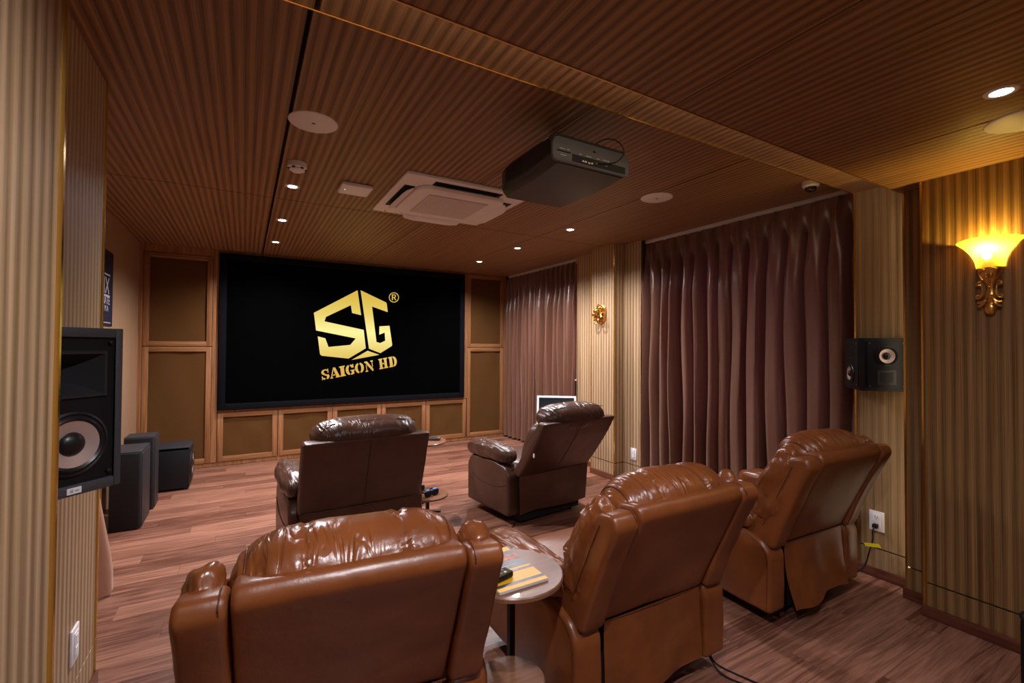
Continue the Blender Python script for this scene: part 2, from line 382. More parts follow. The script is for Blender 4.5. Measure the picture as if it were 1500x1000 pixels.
# floor -------------------------------------------------------------------------------------------
fl = struct('floor', box(bmn(), -1.2, 4.0, YBACK-.1, 6.9, -.06, -.012), 'floor_base', 'red-brown wooden plank floor of the cinema room', 'floor')
PW, PL = .146, 1.22; random.seed(5)
plank_meshes = {}
def plank(x0, x1, y0):
    key = round(x1-x0, 3)
    if key not in plank_meshes:
        o = obj('plank', box(bmn(), 0, x1-x0-.0012, 0, PW-.0012, -.012, 0), 'plank', fl, 0); plank_meshes[key] = o.data
    else:
        o = bpy.data.objects.new('plank', plank_meshes[key]); COL.objects.link(o); o.parent = fl
    o.location = (x0, y0, 0)
y = -.2; row = 0
while y < 6.5:
    xs = [XL-.02]; x = XL-.02+(.24, .72, 1.1, .48, .9)[row % 5]*.98
    while x < XRW-.05: xs.append(x); x += PL
    xs.append(XRW-.02)
    for a, b in zip(xs, xs[1:]): plank(a, b, y)
    y += PW; row += 1
bm = bmn(); yy = -.2
while yy > YBACK: yy -= PW; box(bm, XLN-.02, XRN+.02, yy, yy+PW-.0012, -.012, 0)
o = obj('plank', bm, 'plank', fl, 0); o['kind'] = 'stuff'
# ceiling -----------------------------------------------------------------------------------------
ce = struct('ceiling', box(bmn(), -1.2, 4.0, YBACK-.1, 6.9, ZC+.03, ZC+.12), 'seam', 'stepped ceiling clad in ribbed brown wood veneer panels', 'ceiling')
def cpanel(x0, x1, y0, y1, z, t=.02): quadbox('ceiling_panel', ce, 'ceil', x0, x1, y0, y1, z, z+t)
GX = [-1.06, .178, 1.405, 2.6, 3.9]; gap = {.178: .009}
for i in range(4):
    a = GX[i]+gap.get(GX[i], .0042); b = GX[i+1]-gap.get(GX[i+1], .0042)
    cpanel(a, b, YS1, 3.982, ZC, .028); cpanel(a, b, 3.992, 6.9, ZC, .028)
    cpanel(a, b, YS0, YS1, ZS, .1)
    cpanel(a, b, -.5, YS0, ZN, .2); cpanel(a, b, YBACK-.1, -.506, ZN, .2)
tn = [0]
def trim(bm, mat, label):
    tn[0] += 1; return struct('trim_%d' % tn[0], bm, mat, label, 'trim')
trim(box(bmn(), XLP, XRP+.3, YS1, YS1+.006, ZS-.004, ZC), 'brass', 'brass strip along the far lower edge of the ceiling step')
trim(box(bmn(), XLN-.2, XRP, YS0, YS0+.006, ZN-.003, ZS), 'brass_dull', 'bronze strip along the near upper edge of the ceiling step')
# walls -------------------------------------------------------------------------------------------
def vpanels(wall, axis, c, a0, a1, z1, mat='wall', t=.018, d=-1, low=True):
    """veneer boards on a wall: one below and one above the groove"""
    for z0, z2 in (((0.0, GZ-.0045), (GZ+.0045, z1)) if low else ((0, z1),)):
        lo, hi = (c, c+t) if d < 0 else (c-t, c)
        if axis == 'x': quadbox('wall_panel', wall, mat, lo, hi, a0, a1, z0, z2)
        else: quadbox('wall_panel', wall, mat, a0, a1, lo, hi, z0, z2)
# right side
bm = bmn()
W1 = (1.72, 3.4); W2 = (4.75, 6.25); WZ = (.75, 2.25)
for y0, y1, z0, z1 in ((YS1-.02, W1[0], 0, ZC), (W1[1], W2[0], 0, ZC), (W2[1], 6.9, 0, ZC), (*W1, 0, WZ[0]), (*W1, WZ[1], ZC), (*W2, 0, WZ[0]), (*W2, WZ[1], ZC)):
    box(bm, XRW, XRW+.15, y0, y1, z0, z1)
box(bm, XRN+.02, XRW+.15, YBACK-.1, 1.06, 0, ZN+.1); box(bm, XRD+.018, XRW+.15, 1.06, 1.185, 0, ZN+.1); box(bm, XRP+.018, XRW+.15, 1.185, 1.50, 0, ZS+.05)
box(bm, 3.51, XRW+.02, 3.83, 4.19, 0, ZC); box(bm, 3.648, XRW, 3.55, 3.83, 0, ZC); box(bm, 3.648, XRW, 4.19, 4.66, 0, ZC)
wr = struct('wall_right', bm, 'concrete', 'right wall with ribbed veneer pillars and curtained windows', 'wall')
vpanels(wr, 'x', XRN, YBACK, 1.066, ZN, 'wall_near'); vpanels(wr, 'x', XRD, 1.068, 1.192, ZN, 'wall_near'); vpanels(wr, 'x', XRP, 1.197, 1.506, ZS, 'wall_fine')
vpanels(wr, 'x', 3.49, 3.812, 4.19, ZC); vpanels(wr, 'x', 3.63, 3.56, 3.81, ZC); vpanels(wr, 'x', 3.63, 4.19, 4.66, ZC)
vpanels(wr, 'y', 3.812, 3.508, 3.63, ZC)
for nm, (a, b) in (('window_1', W1), ('window_2', W2)):
    bm = bmn()
    for y0, y1, z0, z1 in ((a, b, WZ[0], WZ[0]+.05), (a, b, WZ[1]-.05, WZ[1]), (a, a+.05, WZ[0], WZ[1]), (b-.05, b, WZ[0], WZ[1]), ((a+b)/2-.03, (a+b)/2+.03, WZ[0], WZ[1])):
        box(bm, XRW+.03, XRW+.09, y0, y1, z0, z1)
    wn = struct(nm, bm, 'white', 'window hidden behind the %s brown curtains' % ('nearer' if nm[-1] == '1' else 'farther'), 'window')
    quadbox('pane', wn, 'glass', XRW+.055, XRW+.061, a+.05, (a+b)/2-.03, WZ[0]+.05, WZ[1]-.05)
    quadbox('pane', wn, 'glass', XRW+.055, XRW+.061, (a+b)/2+.03, b-.05, WZ[0]+.05, WZ[1]-.05)
# left side
bm = bmn(); box(bm, XL-.15, XL-.018, 2.5, 6.9, 0, ZC+.03); box(bm, XL-.1, XLP-.018, 1.13, 2.585, 0, ZC+.02); box(bm, XLP-.2, XLN-.018, YBACK-.1, 1.13, 0, ZN+.1)
wl = struct('wall_left', bm, 'concrete', 'left wall with ribbed veneer pilaster beside the camera', 'wall')
vpanels(wl, 'x', XLN, YBACK, 1.15, ZN, 'wall', d=1); vpanels(wl, 'x', XLP, 1.15, 2.6, ZC, 'wall', d=1)
vpanels(wl, 'x', XL, 2.605, 6.6, ZC, 'wall_smooth', d=1, low=False)
vpanels(wl, 'y', 2.6, XL, XLP-.018, ZC, 'wall', d=1, low=False)
# front (screen) and rear walls
struct('wall_front', box(bmn(), -1.2, 4.0, YB+.06, YB+.3, 0, ZC+.03), 'concrete', 'wall behind the screen and acoustic panels', 'wall')
struct('wall_back', box(bmn(), -1.2, 4.0, YBACK-.25, YBACK, 0, ZN+.2), 'concrete', 'wall behind the camera', 'wall')
# concealed cove lamps: on the hidden riser of the ceiling step and on the end of the wall board beside the pilaster
for la, a in (('concealed cove lamp strip along the ceiling step', (XLN, XRD, YS0+.006, YS0+.012, ZN+.02, ZS-.02)), ('concealed cove lamp strip beside the surround speaker', (XRD+.02, XRP-.03, 1.193, 1.198, .1, ZN-.05))):
    tag(obj('cove_lamp', box(bmn(), *a), emissive('cove diffuser', (1, .80, .55), COVE_E if 'ceiling' in la else COVE_E*.5)), la, 'cove lamp')
# brass corner strips
for x, yy, z, la in ((XLN+.002, 1.15, ZN, 'brass corner strip on the near left wall edge'), (XLP+.002, 2.6, ZC, 'brass corner strip on the left pilaster edge'),
                     (XRP-.002, 1.506, ZS, 'brass corner strip on the pilaster beside the curtain'), (XRD-.002, 1.194, ZN, 'brass corner strip beside the surround speaker'),
                     (XRN-.002, 1.07, ZN, 'brass corner strip on the wall edge left of the sconce'), (3.488, 4.19, ZC, 'brass corner strip on the far edge of the lion pillar'), (3.488, 3.81, ZC, 'brass corner strip on the near edge of the lion pillar')):
    trim(box(bmn(), x-.005, x+.005, yy-.004, yy+.006, 0, z), 'brass', la)
# baseboards (the right wall's steps)
bm = bmn()
for x, y0, y1 in ((XRN, YBACK, 1.08), (XRD, 1.08, 1.21), (XRP, 1.21, 1.51), (3.49, 3.79, 4.2), (3.63, 3.56, 3.79), (3.63, 4.2, 4.62)):
    box(bm, x-.016, x, y0, y1, 0, BZ, .003)
struct('baseboard_right', bm, 'skirt', 'reddish wooden baseboard stepping along the right wall', 'baseboard')
bm = bmn()
for x, y0, y1 in ((XLN, YBACK, 1.16), (XLP, 1.16, 2.61)): box(bm, x, x+.014, y0, y1, 0, BZ, .003)
struct('baseboard_left', bm, 'skirt', 'reddish wooden baseboard along the left pilaster', 'baseboard')
# brass inlay lines on the floor by the lion pillar
bm = bmn(); box(bm, 3.455, 3.467, 3.9, 4.32, 0, .003); box(bm, 3.13, 3.467, 3.888, 3.9, 0, .003)
struct('trim_%d' % (tn[0]+1), bm, 'brass', 'brass floor strip in front of the lion pillar', 'trim')
# ------------------------------------------------------------------ screen wall: framed cloth panels and screen
def acoustic(x0, x1, z0, z1, label, fw_=.055, fb=None):
    t = thing('acoustic_panel', label, 'acoustic panel', ((x0+x1)/2, YB, z0), 0, 'cloth panels around the screen')
    w_, h_ = (x1-x0)/2-.0015, z1-z0-.003
    fb = fb or fw_
    for s in (-1, 1):
        a, b = sorted((s*w_, s*(w_-fw_))); quadbox('stile', t, 'frame', a, b, 0, .045, 0, h_, bev=.002)
    quadbox('rail', t, 'frame_h', -w_+fw_, w_-fw_, 0, .045, 0, fb, bev=.002); quadbox('rail', t, 'frame_h', -w_+fw_, w_-fw_, 0, .045, h_-fw_, h_, bev=.002)
    bm = bmn(); b = bmesh.new(); bmesh.ops.create_grid(b, x_segments=14, y_segments=14, size=.5)
    for v in b.verts:
        x, z = v.co.x*2, v.co.y*2
        v.co = Vector((v.co.x*(2*w_-2*fw_), .022+.006*math.sin(x*4+z0*9)*math.sin(z*3+x0*7), fb+(v.co.y+.5)*(h_-fw_-fb)))
    join(bm, b); obj('cloth', bm, 'fabric', t)
    return t
acoustic(-.99, -.335, 1.425, 2.49, 'upper brown cloth panel in the corner left of the screen')
acoustic(-.99, -.335, .05, 1.42, 'tall lower brown cloth panel behind the black subwoofer')
acoustic(2.975, 3.615, 1.425, 2.56, 'upper brown cloth panel between the screen and the curtains')
acoustic(2.975, 3.615, .05, 1.42, 'tall lower brown cloth panel between the screen and the curtains')
pos_l = ['first', 'second', 'middle', 'fourth', 'fifth']
for i in range(5):
    x0 = -.27+i*.6476
    acoustic(x0, x0+.6476-.004, .05, .635, '%s cloth panel from the left in the row below the screen' % pos_l[i], .058)
bm = bmn()
box(bm, -1.03, 3.63, YB+.01, YB+.06, 0, .048); box(bm, -.332, -.275, YB, YB+.05, .05, 2.49); box(bm, 2.92, 2.972, YB, YB+.05, .64, 2.54)
box(bm, -1.03, -.992, YB, YB+.05, .05, 2.49); box(bm, -.273, 2.918, YB, YB+.05, .637, .66); box(bm, -1.03, -.275, YB, YB+.05, 2.492, ZC); box(bm, 3.617, 3.66, YB, YB+.05, .05, 2.56); box(bm, -.273, 2.973, YB, YB+.05, 2.542, ZC); box(bm, 2.975, 3.66, YB, YB+.05, 2.562, ZC)
struct('trim_%d' % (tn[0]+2), bm, 'frame', 'wooden framework of the screen wall', 'trim')
SX0, SX1, SZ0, SZ1 = -.268, 2.912, .662, 2.54
t = thing('projection_screen', 'large black projection screen showing a gold logo', 'screen', ((SX0+SX1)/2, YB-.01, SZ0))
w_, h_ = (SX1-SX0)/2, SZ1-SZ0
fwid = .075
for s in (-1, 1):
    a, b = sorted((s*w_, s*(w_-fwid))); quadbox('frame_side', t, 'velvet', a, b, -.035, .03, 0, h_, bev=.006)
quadbox('frame_side', t, 'velvet', -w_+fwid, w_-fwid, -.035, .03, 0, fwid, bev=.006); quadbox('frame_side', t, 'velvet', -w_+fwid, w_-fwid, -.035, .03, h_-fwid, h_, bev=.006)
pic = quadbox('picture', t, 'screen', -w_+fwid, w_-fwid, .0, .01, fwid, h_-fwid)
# the logo on the picture
YL = YB-.0125
def poly(bm, pts, thick=.0012):
    vs_ = [Vector((q.x, YL, q.z)) for q in pts]
    f = bm.faces.new([bm.verts.new(v) for v in vs_]); f.normal_update(); bmesh.ops.triangulate(bm, faces=[f]); return bm
def px(x, y): return on_y(450+x/10, 415+y/10, YL)
def logo_obj(name, bm):
    # reference z in world: keep the mesh in world coordinates and undo the parent's place
    o = obj(name, bm, 'logo', pic, 0); o.matrix_parent_inverse = Matrix.Translation(-Vector(t.location)); return o
Sp = [(738, 100), (790, 465), (657, 432), (640, 318), (275, 490), (253, 555), (828, 680), (858, 950), (605, 1100), (210, 1058), (187, 1035), (155, 775), (265, 803), (312, 930), (630, 900), (712, 805), (130, 688), (98, 430)]
Gp = [(782, 100), (1150, 275), (1165, 295), (1180, 420), (950, 338), (1015, 857), (1070, 873), (1143, 838), (1135, 720), (1055, 750), (1058, 628), (1205, 620), (1245, 895), (1240, 915), (1072, 1020), (905, 955)]
Tp = [(885, 985), (1055, 1045), (650, 1120)]
for nm, P in (('logo_letter_s', Sp), ('logo_letter_g', Gp), ('logo_corner', Tp)): logo_obj(nm, poly(bmn(), [px(*q) for q in P]))
bm = bmn()
for k in range(28):
    a, b = 2*PI*k/28, 2*PI*(k+1)/28
    poly(bm, [px(1270+r_*math.cos(q), 205+r_*math.sin(q)) for r_, q in ((74, a), (74, b), (63, b), (63, a))])
for P in ([(1240, 160), (1256, 160), (1256, 245), (1240, 245)], [(1256, 160), (1285, 162), (1300, 178), (1300, 195), (1286, 210), (1256, 212), (1256, 200), (1278, 198), (1286, 188), (1284, 176), (1276, 172), (1256, 172)], [(1268, 211), (1284, 209), (1306, 245), (1288, 245)]):
    poly(bm, [px(*q) for q in P])
logo_obj('registered_mark', bm)
# stencil lettering SAIGON HD: unit letters, width w, height 1
def arc(cx, cyy, rx, ry, a0, a1, n=8): return [(cx+rx*math.cos(math.radians(a0+(a1-a0)*i/n)), cyy+ry*math.sin(math.radians(a0+(a1-a0)*i/n))) for i in range(n+1)]
def band(o_, i_): return o_+i_[::-1]
LET = {
 'S': [band(arc(.5, .72, .48, .28, 25, 245), arc(.52, .76, .2, .13, 30, 240)) , [(.30, .47), (.24, .62), (.62, .50), (.96, .34), (.98, .2), (.7, .3)],
       band(arc(.5, .29, .48, .29, -70, 40), arc(.46, .27, .22, .16, -60, 50)), band(arc(.48, .30, .46, .30, 205, 262), arc(.48, .30, .25, .17, 205, 262)), [(.02, .0), (.10, 0), (.14, .36), (.02, .36)], [(.80, .62), (.92, .62), (.92, 1.0), (.82, 1.0)]],
 'A': [[(.36, 1), (.62, 1), (1.0, .08), (1.02, 0), (.56, 0), (.56, .08), (.64, .1), (.42, .78)], [(.34, .9), (.40, .76), (.18, .1), (.28, .08), (.28, 0), (-.04, 0), (-.02, .08), (.06, .1)], [(.27, .24), (.56, .24), (.53, .34), (.31, .34)]],
 'I': [[(0, 1), (1, 1), (1, .9), (.82, .86), (.82, .14), (1, .1), (1, 0), (0, 0), (0, .1), (.18, .14), (.18, .86), (0, .9)]],
 'G': [band(arc(.48, .5, .48, .5, 105, 262), arc(.50, .5, .17, .36, 105, 262)), band(arc(.5, .62, .46, .38, 10, 80), arc(.5, .62, .2, .24, 10, 80)), [(.84, .66), (.94, .66), (.94, 1), (.84, 1)], [(.54, .46), (1.04, .46), (1.04, .38), (.94, .35), (.94, .06), (.56, -.01), (.56, .12), (.66, .16), (.66, .35), (.54, .38)]],
 'O': [band(arc(.46, .5, .46, .5, 98, 262), arc(.47, .5, .17, .36, 98, 262)), band(arc(.54, .5, .46, .5, -82, 82), arc(.53, .5, .17, .36, -82, 82))],
 'N': [[(0, 1), (.34, 1), (.98, .18), (.98, -.02), (.86, -.02), (.14, .84), (0, .9)], [(.16, .7), (.24, .62), (.24, .14), (.34, .1), (.34, 0), (.04, 0), (.04, .1), (.16, .14)], [(.88, .3), (.97, .42), (.97, .86), (1.04, .9), (1.04, 1), (.74, 1), (.74, .9), (.88, .86)]],
 'H': [[(0, 1), (.46, 1), (.46, .9), (.37, .86), (.37, .14), (.46, .1), (.46, 0), (0, 0), (0, .1), (.09, .14), (.09, .86), (0, .9)], [(.54, 1), (1, 1), (1, .9), (.91, .86), (.91, .14), (1, .1), (1, 0), (.54, 0), (.54, .1), (.63, .14), (.63, .86), (.54, .9)], [(.42, .56), (.58, .56), (.58, .42), (.42, .42)]],
 'D': [[(0, 1), (.46, 1), (.46, 0), (0, 0), (0, .1), (.1, .14), (.1, .86), (0, .9)], band(arc(.54, .5, .46, .5, -90, 90), arc(.54, .5, .14, .36, -90, 90))],
}
for ch, a, b in (('S', 0, 118), ('A', 128, 265), ('I', 272, 355), ('G', 362, 490), ('O', 500, 632), ('N', 645, 768), ('H', 856, 985), ('D', 1003, 1122)):
    bm = bmn()
    for P in LET[ch]:
        pts = []
        for (lx, ly) in P:
            s_ = a+lx*(b-a)/1.0; hh = 152*ly
            pts.append(px(168+50+s_*.984-hh*.13, 568+850-s_*.187-hh*.985))
        poly(bm, pts)
    logo_obj('logo_text_letter', bm)
# ------------------------------------------------------------------ ceiling fittings
def downlight(x, y, z, label, e=DOWN_E):
    t = thing('downlight', label, 'downlight', (x, y, z), 0, 'recessed ceiling downlights')
    obj('trim_ring', lathe(bmn(), [(.030, -.001), (.032, -.004), (.045, -.004), (.048, 0), (.048, .001), (.030, .001)], 24, cap=False), 'white', t)
    obj('lens', lathe(bmn(), [(0.0005, -.002), (.030, -.002), (.030, 0)], 20), 'lens', t)
    l = bpy.data.lights.new('lamp', 'SPOT'); l.energy = e; l.color = DOWN_COL; l.spot_size = math.radians(150); l.spot_blend = .8; l.shadow_soft_size = .035
    o = bpy.data.objects.new('lamp', l); COL.objects.link(o); o.parent = t; o.location = (0, 0, -.012)
ln = ['nearest', 'middle', 'farthest']
for i in range(3):
    downlight(.28, 3.63+1.035*i, ZC, '%s of the three downlights in the left ceiling row' % ln[i])
    downlight(2.712, 3.58+1.0*i, ZC, '%s of the three downlights in the right ceiling row' % ln[i])
downlight(2.334, .547, ZN, 'glowing downlight in the near ceiling above the wall sconce', 17)
downlight(1.35, .4, ZN, 'downlight in the near ceiling above the middle tan recliner', 32)
downlight(.36, .4, ZN, 'downlight in the near ceiling above the left tan recliner', 96)
downlight(2.334, -1.1, ZN, 'right one of two added fill downlights behind the camera', 9)  # unseen lamp added to fill the near part of the room
downlight(.5, -1.1, ZN, 'left one of two added fill downlights behind the camera', 26)  # likewise added out of view, for fill light from behind
def ceiling_speaker(x, y, z, label, r=.118):
    t = thing('ceiling_speaker', label, 'ceiling speaker', (x, y, z), 0, 'round white ceiling speakers')
    obj('grille', lathe(bmn(), [(.0005, -.006), (r-.006, -.006), (r-.002, -.004), (r, 0)], 40), 'white_dim', t)
    quadbox('badge', t, 'black', -.009, .009, -.004, .004, -.008, -.0055)
ceiling_speaker(.287, 2.525, ZC, 'round white ceiling speaker left of the air conditioner')
ceiling_speaker(2.688, 2.473, ZC, 'round white ceiling speaker right of the projector')
ceiling_speaker(2.70, .56, ZN, 'round white ceiling speaker cut by the right picture edge', .125)
t = thing('smoke_detector', 'round white smoke detector above the left downlight row', 'smoke detector', (.268, 3.15, ZC))
obj('housing', lathe(bmn(), [(.055, 0), (.056, -.03), (.05, -.035)], 28), 'white', t)
obj('chamber', lathe(bmn(), [(.046, -.033), (.044, -.045), (.03, -.054), (.0005, -.056)], 28), 'white_dim', t)
for k in range(6):
    a = k*PI/3; q = Vector((math.cos(a), math.sin(a), 0))*.047
    quadbox('vent_slot', t, 'black', q.x-.008, q.x+.008, q.y-.008, q.y+.008, -.042, -.036)
t = thing('access_point', 'small white rectangular box beside the air conditioner', 'access point', (.67, 3.42, ZC))
quadbox('housing', t, 'white', -.105, .105, -.105, .105, -.03, 0, bev=.012); quadbox('indicator_light', t, 'led', -.075, -.068, -.012, -.006, -.0315, -.029)
# air conditioner cassette
t = thing('air_conditioner', 'white square ceiling cassette air conditioner', 'air conditioner', (1.365, 3.375, ZC))
R_ = .475
def rsq(r, c, n=6, z=0):
    out = []
    for sx, sy, a0 in ((1, 1, 0), (-1, 1, 90), (-1, -1, 180), (1, -1, 270)):
        for k in range(n+1):
            a = math.radians(a0+90*k/n); out.append((sx*(r-c)+c*math.cos(a), sy*(r-c)+c*math.sin(a)))
    return out
obj('panel', prism(bmn(), rsq(R_, .02), -.022, 0, .006, 2, 'z'), 'white_dim', t)
obj('suction_panel', prism(bmn(), rsq(.345, .1), -.05, -.02, .012, 3, 'z'), 'white_dim', t)
gr = obj('grille', prism(bmn(), rsq(.235, .01), -.056, -.048, .003, 2, 'z'), plain('grille mesh', (.55, .48, .42), .6), t)
for k in range(26):
    x = -.225+k*.018; quadbox('grille_bar', gr, 'white_dim', x, x+.005, -.228, .228, -.0575, -.0555)
for k in range(4):
    A = Matrix.Rotation(k*PI/2, 4, 'Z')
    bm = bmn(); b = bmesh.new(); box(b, -.26, .26, -.425, -.352, -.0245, -.021); join(bm, b, A); obj('outlet_slot', bm, 'black', t)
    bm = bmn(); b = bmesh.new()
    pr_ = [(-.262, -.365), (-.24, -.352), (.24, -.352), (.262, -.365), (.235, -.405), (.16, -.418), (-.16, -.418), (-.235, -.405)]
    prism(b, pr_, -.004, .004, .002, 2, 'z')
    tilt = 40 if k in (1, 2) else 22
    B_ = A @ Matrix.Translation((0, -.352, -.034)) @ Matrix.Rotation(math.radians(tilt), 4, 'X') @ Matrix.Translation((0, .352, 0))
    join(bm, b, B_); obj('louver', bm, 'white_dim', t)
quadbox('indicator_light', t, 'led_red', -.405, -.395, .425, .432, -.0235, -.021); quadbox('receiver', t, 'black', -.39, -.375, .425, .434, -.0235, -.021)
# projector
t = thing('projector', 'black home cinema projector hanging under the ceiling', 'projector', (1.392, 1.68, 2.27))
hw, dp, ph = .232, .48, .135
prof = [(-hw, .045), (-hw+.012, .02), (-hw+.04, 0), (hw-.04, 0), (hw-.012, .02), (hw, .045), (hw, ph-.03), (hw-.03, ph), (-hw+.03, ph), (-hw, ph-.03)]
def pw(v):
    k = max(0, (v.y-.36)/.12)      # the lens side is rounded in plan and drops a little
    v.x *= 1-.10*k*k; return Vector((v.x, v.y+.03*(1-(v.x/hw)**2)*max(0, v.y-.3)/.18, v.z-.018*max(0, min(1, v.y/.2))*(1 if v.z < .06 else 0)))
bm = bmn(); b = bmesh.new(); ys = [.0, .1, .2, .3, .36, .4, .44, .48]
rings = [[b.verts.new(pw(Vector((x, yy, z)))) for x, z in prof] for yy in ys]
for A_, B2 in zip(rings, rings[1:]):
    for i in range(len(prof)): b.faces.new((A_[i], A_[(i+1) % len(prof)], B2[(i+1) % len(prof)], B2[i]))
b.faces.new(rings[0]); b.faces.new(rings[-1][::-1]); join(bm, b); obj('shell', bm, 'proj', t, 30)
rp = [(-hw+.004, .03), (-hw+.012, .012), (-hw+.03, .004), (hw-.03, .004), (hw-.012, .012), (hw-.004, .03), (hw-.004, .085), (hw-.015, .108), (hw-.04, .118), (-hw+.04, .118), (-hw+.015, .108), (-hw+.004, .085)]
rear = obj('rear_panel', prism(bmn(), rp, -.014, .004, .006, 2, 'y'), 'grey_panel', t)
quadbox('recess', rear, 'black', -.12, .20, -.0165, -.012, .018, .05); quadbox('recess', rear, 'black', -.205, -.13, -.0165, -.012, .049, .054)
for k, (x, z) in enumerate(((-.06, .024), (-.045, .024), (-.025, .022), (-.008, .024), (.02, .03), (.05, .036), (.08, .03))):
    quadbox('socket', rear, 'grey_panel' if k > 3 else 'chrome', x-.006, x+.006, -.018, -.015, z, z+.008)
for x, z, w2 in ((-.19, .062, .03), (-.15, .063, .015), (-.185, .033, .03), (-.08, .056, .012), (-.04, .056, .03), (.02, .056, .02), (.06, .058, .04)):
    quadbox('caption', rear, 'ink', x, x+w2, -.0152, -.0138, z, z+.003)
quadbox('knob', rear, 'black', -.0, .014, -.0165, -.012, .082, .09)
for k in range(7): quadbox('vent_slot', t, 'black', -hw-.001, -hw+.004, .24, .40, .03+k*.011, .035+k*.011)
quadbox('top_badge', t, 'ink', -hw+.010, -hw+.014, .03, .075, .1175, .121)
obj('mount', box(box(box(bmn(), .08, .12, .38, .42, ph-.005, .305), .06, .14, .36, .44, .300, .309), .04, .16, .34, .44, ph-.004, ph+.012), 'black_metal', t)
quadbox('plug', t, 'white', -.075, -.045, .06, .1, ph-.004, ph+.03, bev=.004)
obj('plug_wire', tube(bmn(), smooth_path([(-.05, .07, ph+.02), (-.03, .03, ph+.008), (-.01, .02, ph+.002)]), .004, 6), 'red', t)
obj('cable', tube(bmn(), smooth_path([(.04, .06, ph+.004), (.06, -.02, ph+.02), (.12, -.05, ph+.012), (.16, -.05, ph-.03), (.13, -.04, .06), (.09, -.022, .045), (.03, -.017, .035)]), .0028, 6), 'black', t)
obj('lens_barrel', lathe(bmn(), [(.06, 0), (.06, .03), (.045, .032), (.04, .02), (.0005, .02)], 24, Matrix.Translation((0, .50, .06)) @ Matrix.Rotation(-PI/2, 4, 'X')), 'black', t)
# dome camera
t = thing('dome_camera', 'white dome security camera at the end of the curtain rail', 'security camera', (3.33, 1.70, ZC))
obj('housing', lathe(bmn(), [(.05, 0), (.052, -.025), (.045, -.035), (.036, -.037)], 24), 'white', t)
obj('dome', lathe(bmn(), [(.036, -.034), (.034, -.05), (.025, -.063), (.0005, -.068)], 24), 'glass_dark', t)
obj('eye_ring', lathe(bmn(), [(.010, 0), (.014, .004), (.018, 0), (.014, -.003), (.010, 0)], 16, Matrix.Translation((-.02, -.018, -.055)) @ Matrix.Rotation(.9, 4, (.7, -.7, 0)), cap=False), 'chrome', t)
# ------------------------------------------------------------------ curtains
def curtain(y0, y1, xc, z0, z1, n, seed, label, mat='curtain', amp=.092, grp='brown satin curtains'):
    rnd = random.Random(seed); bm = bmn(); nu, nv = n*22, 44
    ph_ = [rnd.uniform(-.9, .9) for _ in range(n+2)]; am = [rnd.uniform(.65, 1.25) for _ in range(n+2)]
    L_ = y1-y0; rows = []
    for j in range(nv+1):
        tz = j/nv; z = z1-(z1-z0)*tz; row = []
        pin = max(0, 1-tz/.05); gr_ = min(1, max(0, tz-.015)/.2)
        for i in range(nu+1):
            s = i/nu*n; k = int(min(s, n-.001)); fr = s-k
            a_ = am[k]*(1-fr)+am[k+1]*fr; p_ = (ph_[k]*(1-fr)+ph_[k+1]*fr)*gr_
            wv = math.cos(2*PI*s+p_); spike = max(0, math.cos(2*PI*s))**6
            x = -amp*a_*gr_*(wv+.25*math.cos(4*PI*s+p_*2.3+seed)) - (1-gr_)*(spike*.05*(1 if tz > .015 else .4))
            yy = y0+L_*i/nu+gr_*.18*L_/n*math.sin(2*PI*s+p_*1.7)+.01*gr_*math.sin(z*3+k)
            yy = min(max(yy, y0-.004), y1+.004)
            row.append(bm.verts.new((xc+x+.006*gr_*math.sin(5*z+s*3), yy, z)))
        rows.append(row)
    for a, b in zip(rows, rows[1:]):
        for i in range(nu): bm.faces.new((a[i], a[i+1], b[i+1], b[i]))
    return tag(obj('curtain', bm, mat, None, 0 or 60), label, 'curtain', grp)
XC = 3.70
curtain(1.525, 2.603, XC-.03, .03, 2.535, 7, 3, 'brown satin curtain behind the right tan recliner, nearer half of its rail')
curtain(2.60, 3.575, XC, .03, 2.535, 7, 8, 'brown satin curtain next to the lion pillar, farther half of the nearer rail')
curtain(4.64, 5.538, XC-.03, .03, 2.535, 8, 12, 'brown satin curtain left of the lion pillar, nearer half of the far rail')
curtain(5.54, 6.47, XC-.01, .03, 2.535, 8, 15, 'brown satin curtain touching the screen wall corner')
def rail(y0, y1, label):
    t = thing('curtain_rail', label, 'curtain rail', (XC, y0, 2.546), 0, 'white curtain rails')
    quadbox('track', t, 'white_rail', -.016, .016, 0, y1-y0, 0, .033, bev=.003)
    k = 0
    while .05+k*.14 < y1-y0: quadbox('glider', t, 'white', -.006, .006, .05+k*.14, .062+k*.14, -.012, .002); k += 1
rail(1.56, 3.58, 'white curtain rail under the ceiling behind the dome camera'); rail(4.62, 6.5, 'white curtain rail near the screen wall')
# draw cord on the wall next to the far curtain
t = thing('draw_rod', 'thin dark curtain draw rod beside the far curtain', 'curtain rod', (3.61, 4.64, 0))
obj('rod', tube(bmn(), [(0, 0, .75), (0, 0, 1.02)], .008, 8), 'black', t); obj('tip', tube(bmn(), [(0, 0, 1.02), (0, 0, 1.035)], .011, 8), 'white', t)
# left curtain bundle behind the pilaster
bm = bmn(); rows = []
for j in range(25):
    tz = j/24; z = 2.52-(2.50)*tz; row = []
    f_ = max(0, (tz-.35)/.65)
    for i in range(41):
        s = i/40; yy = 2.66+.86*s*(.9+.1*f_)
        g_ = max(0, (s-.55)/.45); xx = -.88+.05*math.sin(2*PI*s*3.2+1.2)+.22*f_*g_+.012*f_*math.sin(9*s+4*tz)
        row.append(bm.verts.new((min(xx, -.645), yy, z)))
    rows.append(row)
for a, b in zip(rows, rows[1:]):
    for i in range(40): bm.faces.new((a[i], a[i+1], b[i+1], b[i]))
tag(obj('curtain', bm, 'curtain_l', None, 60), 'light brown curtain end on the floor behind the left pilaster', 'curtain')
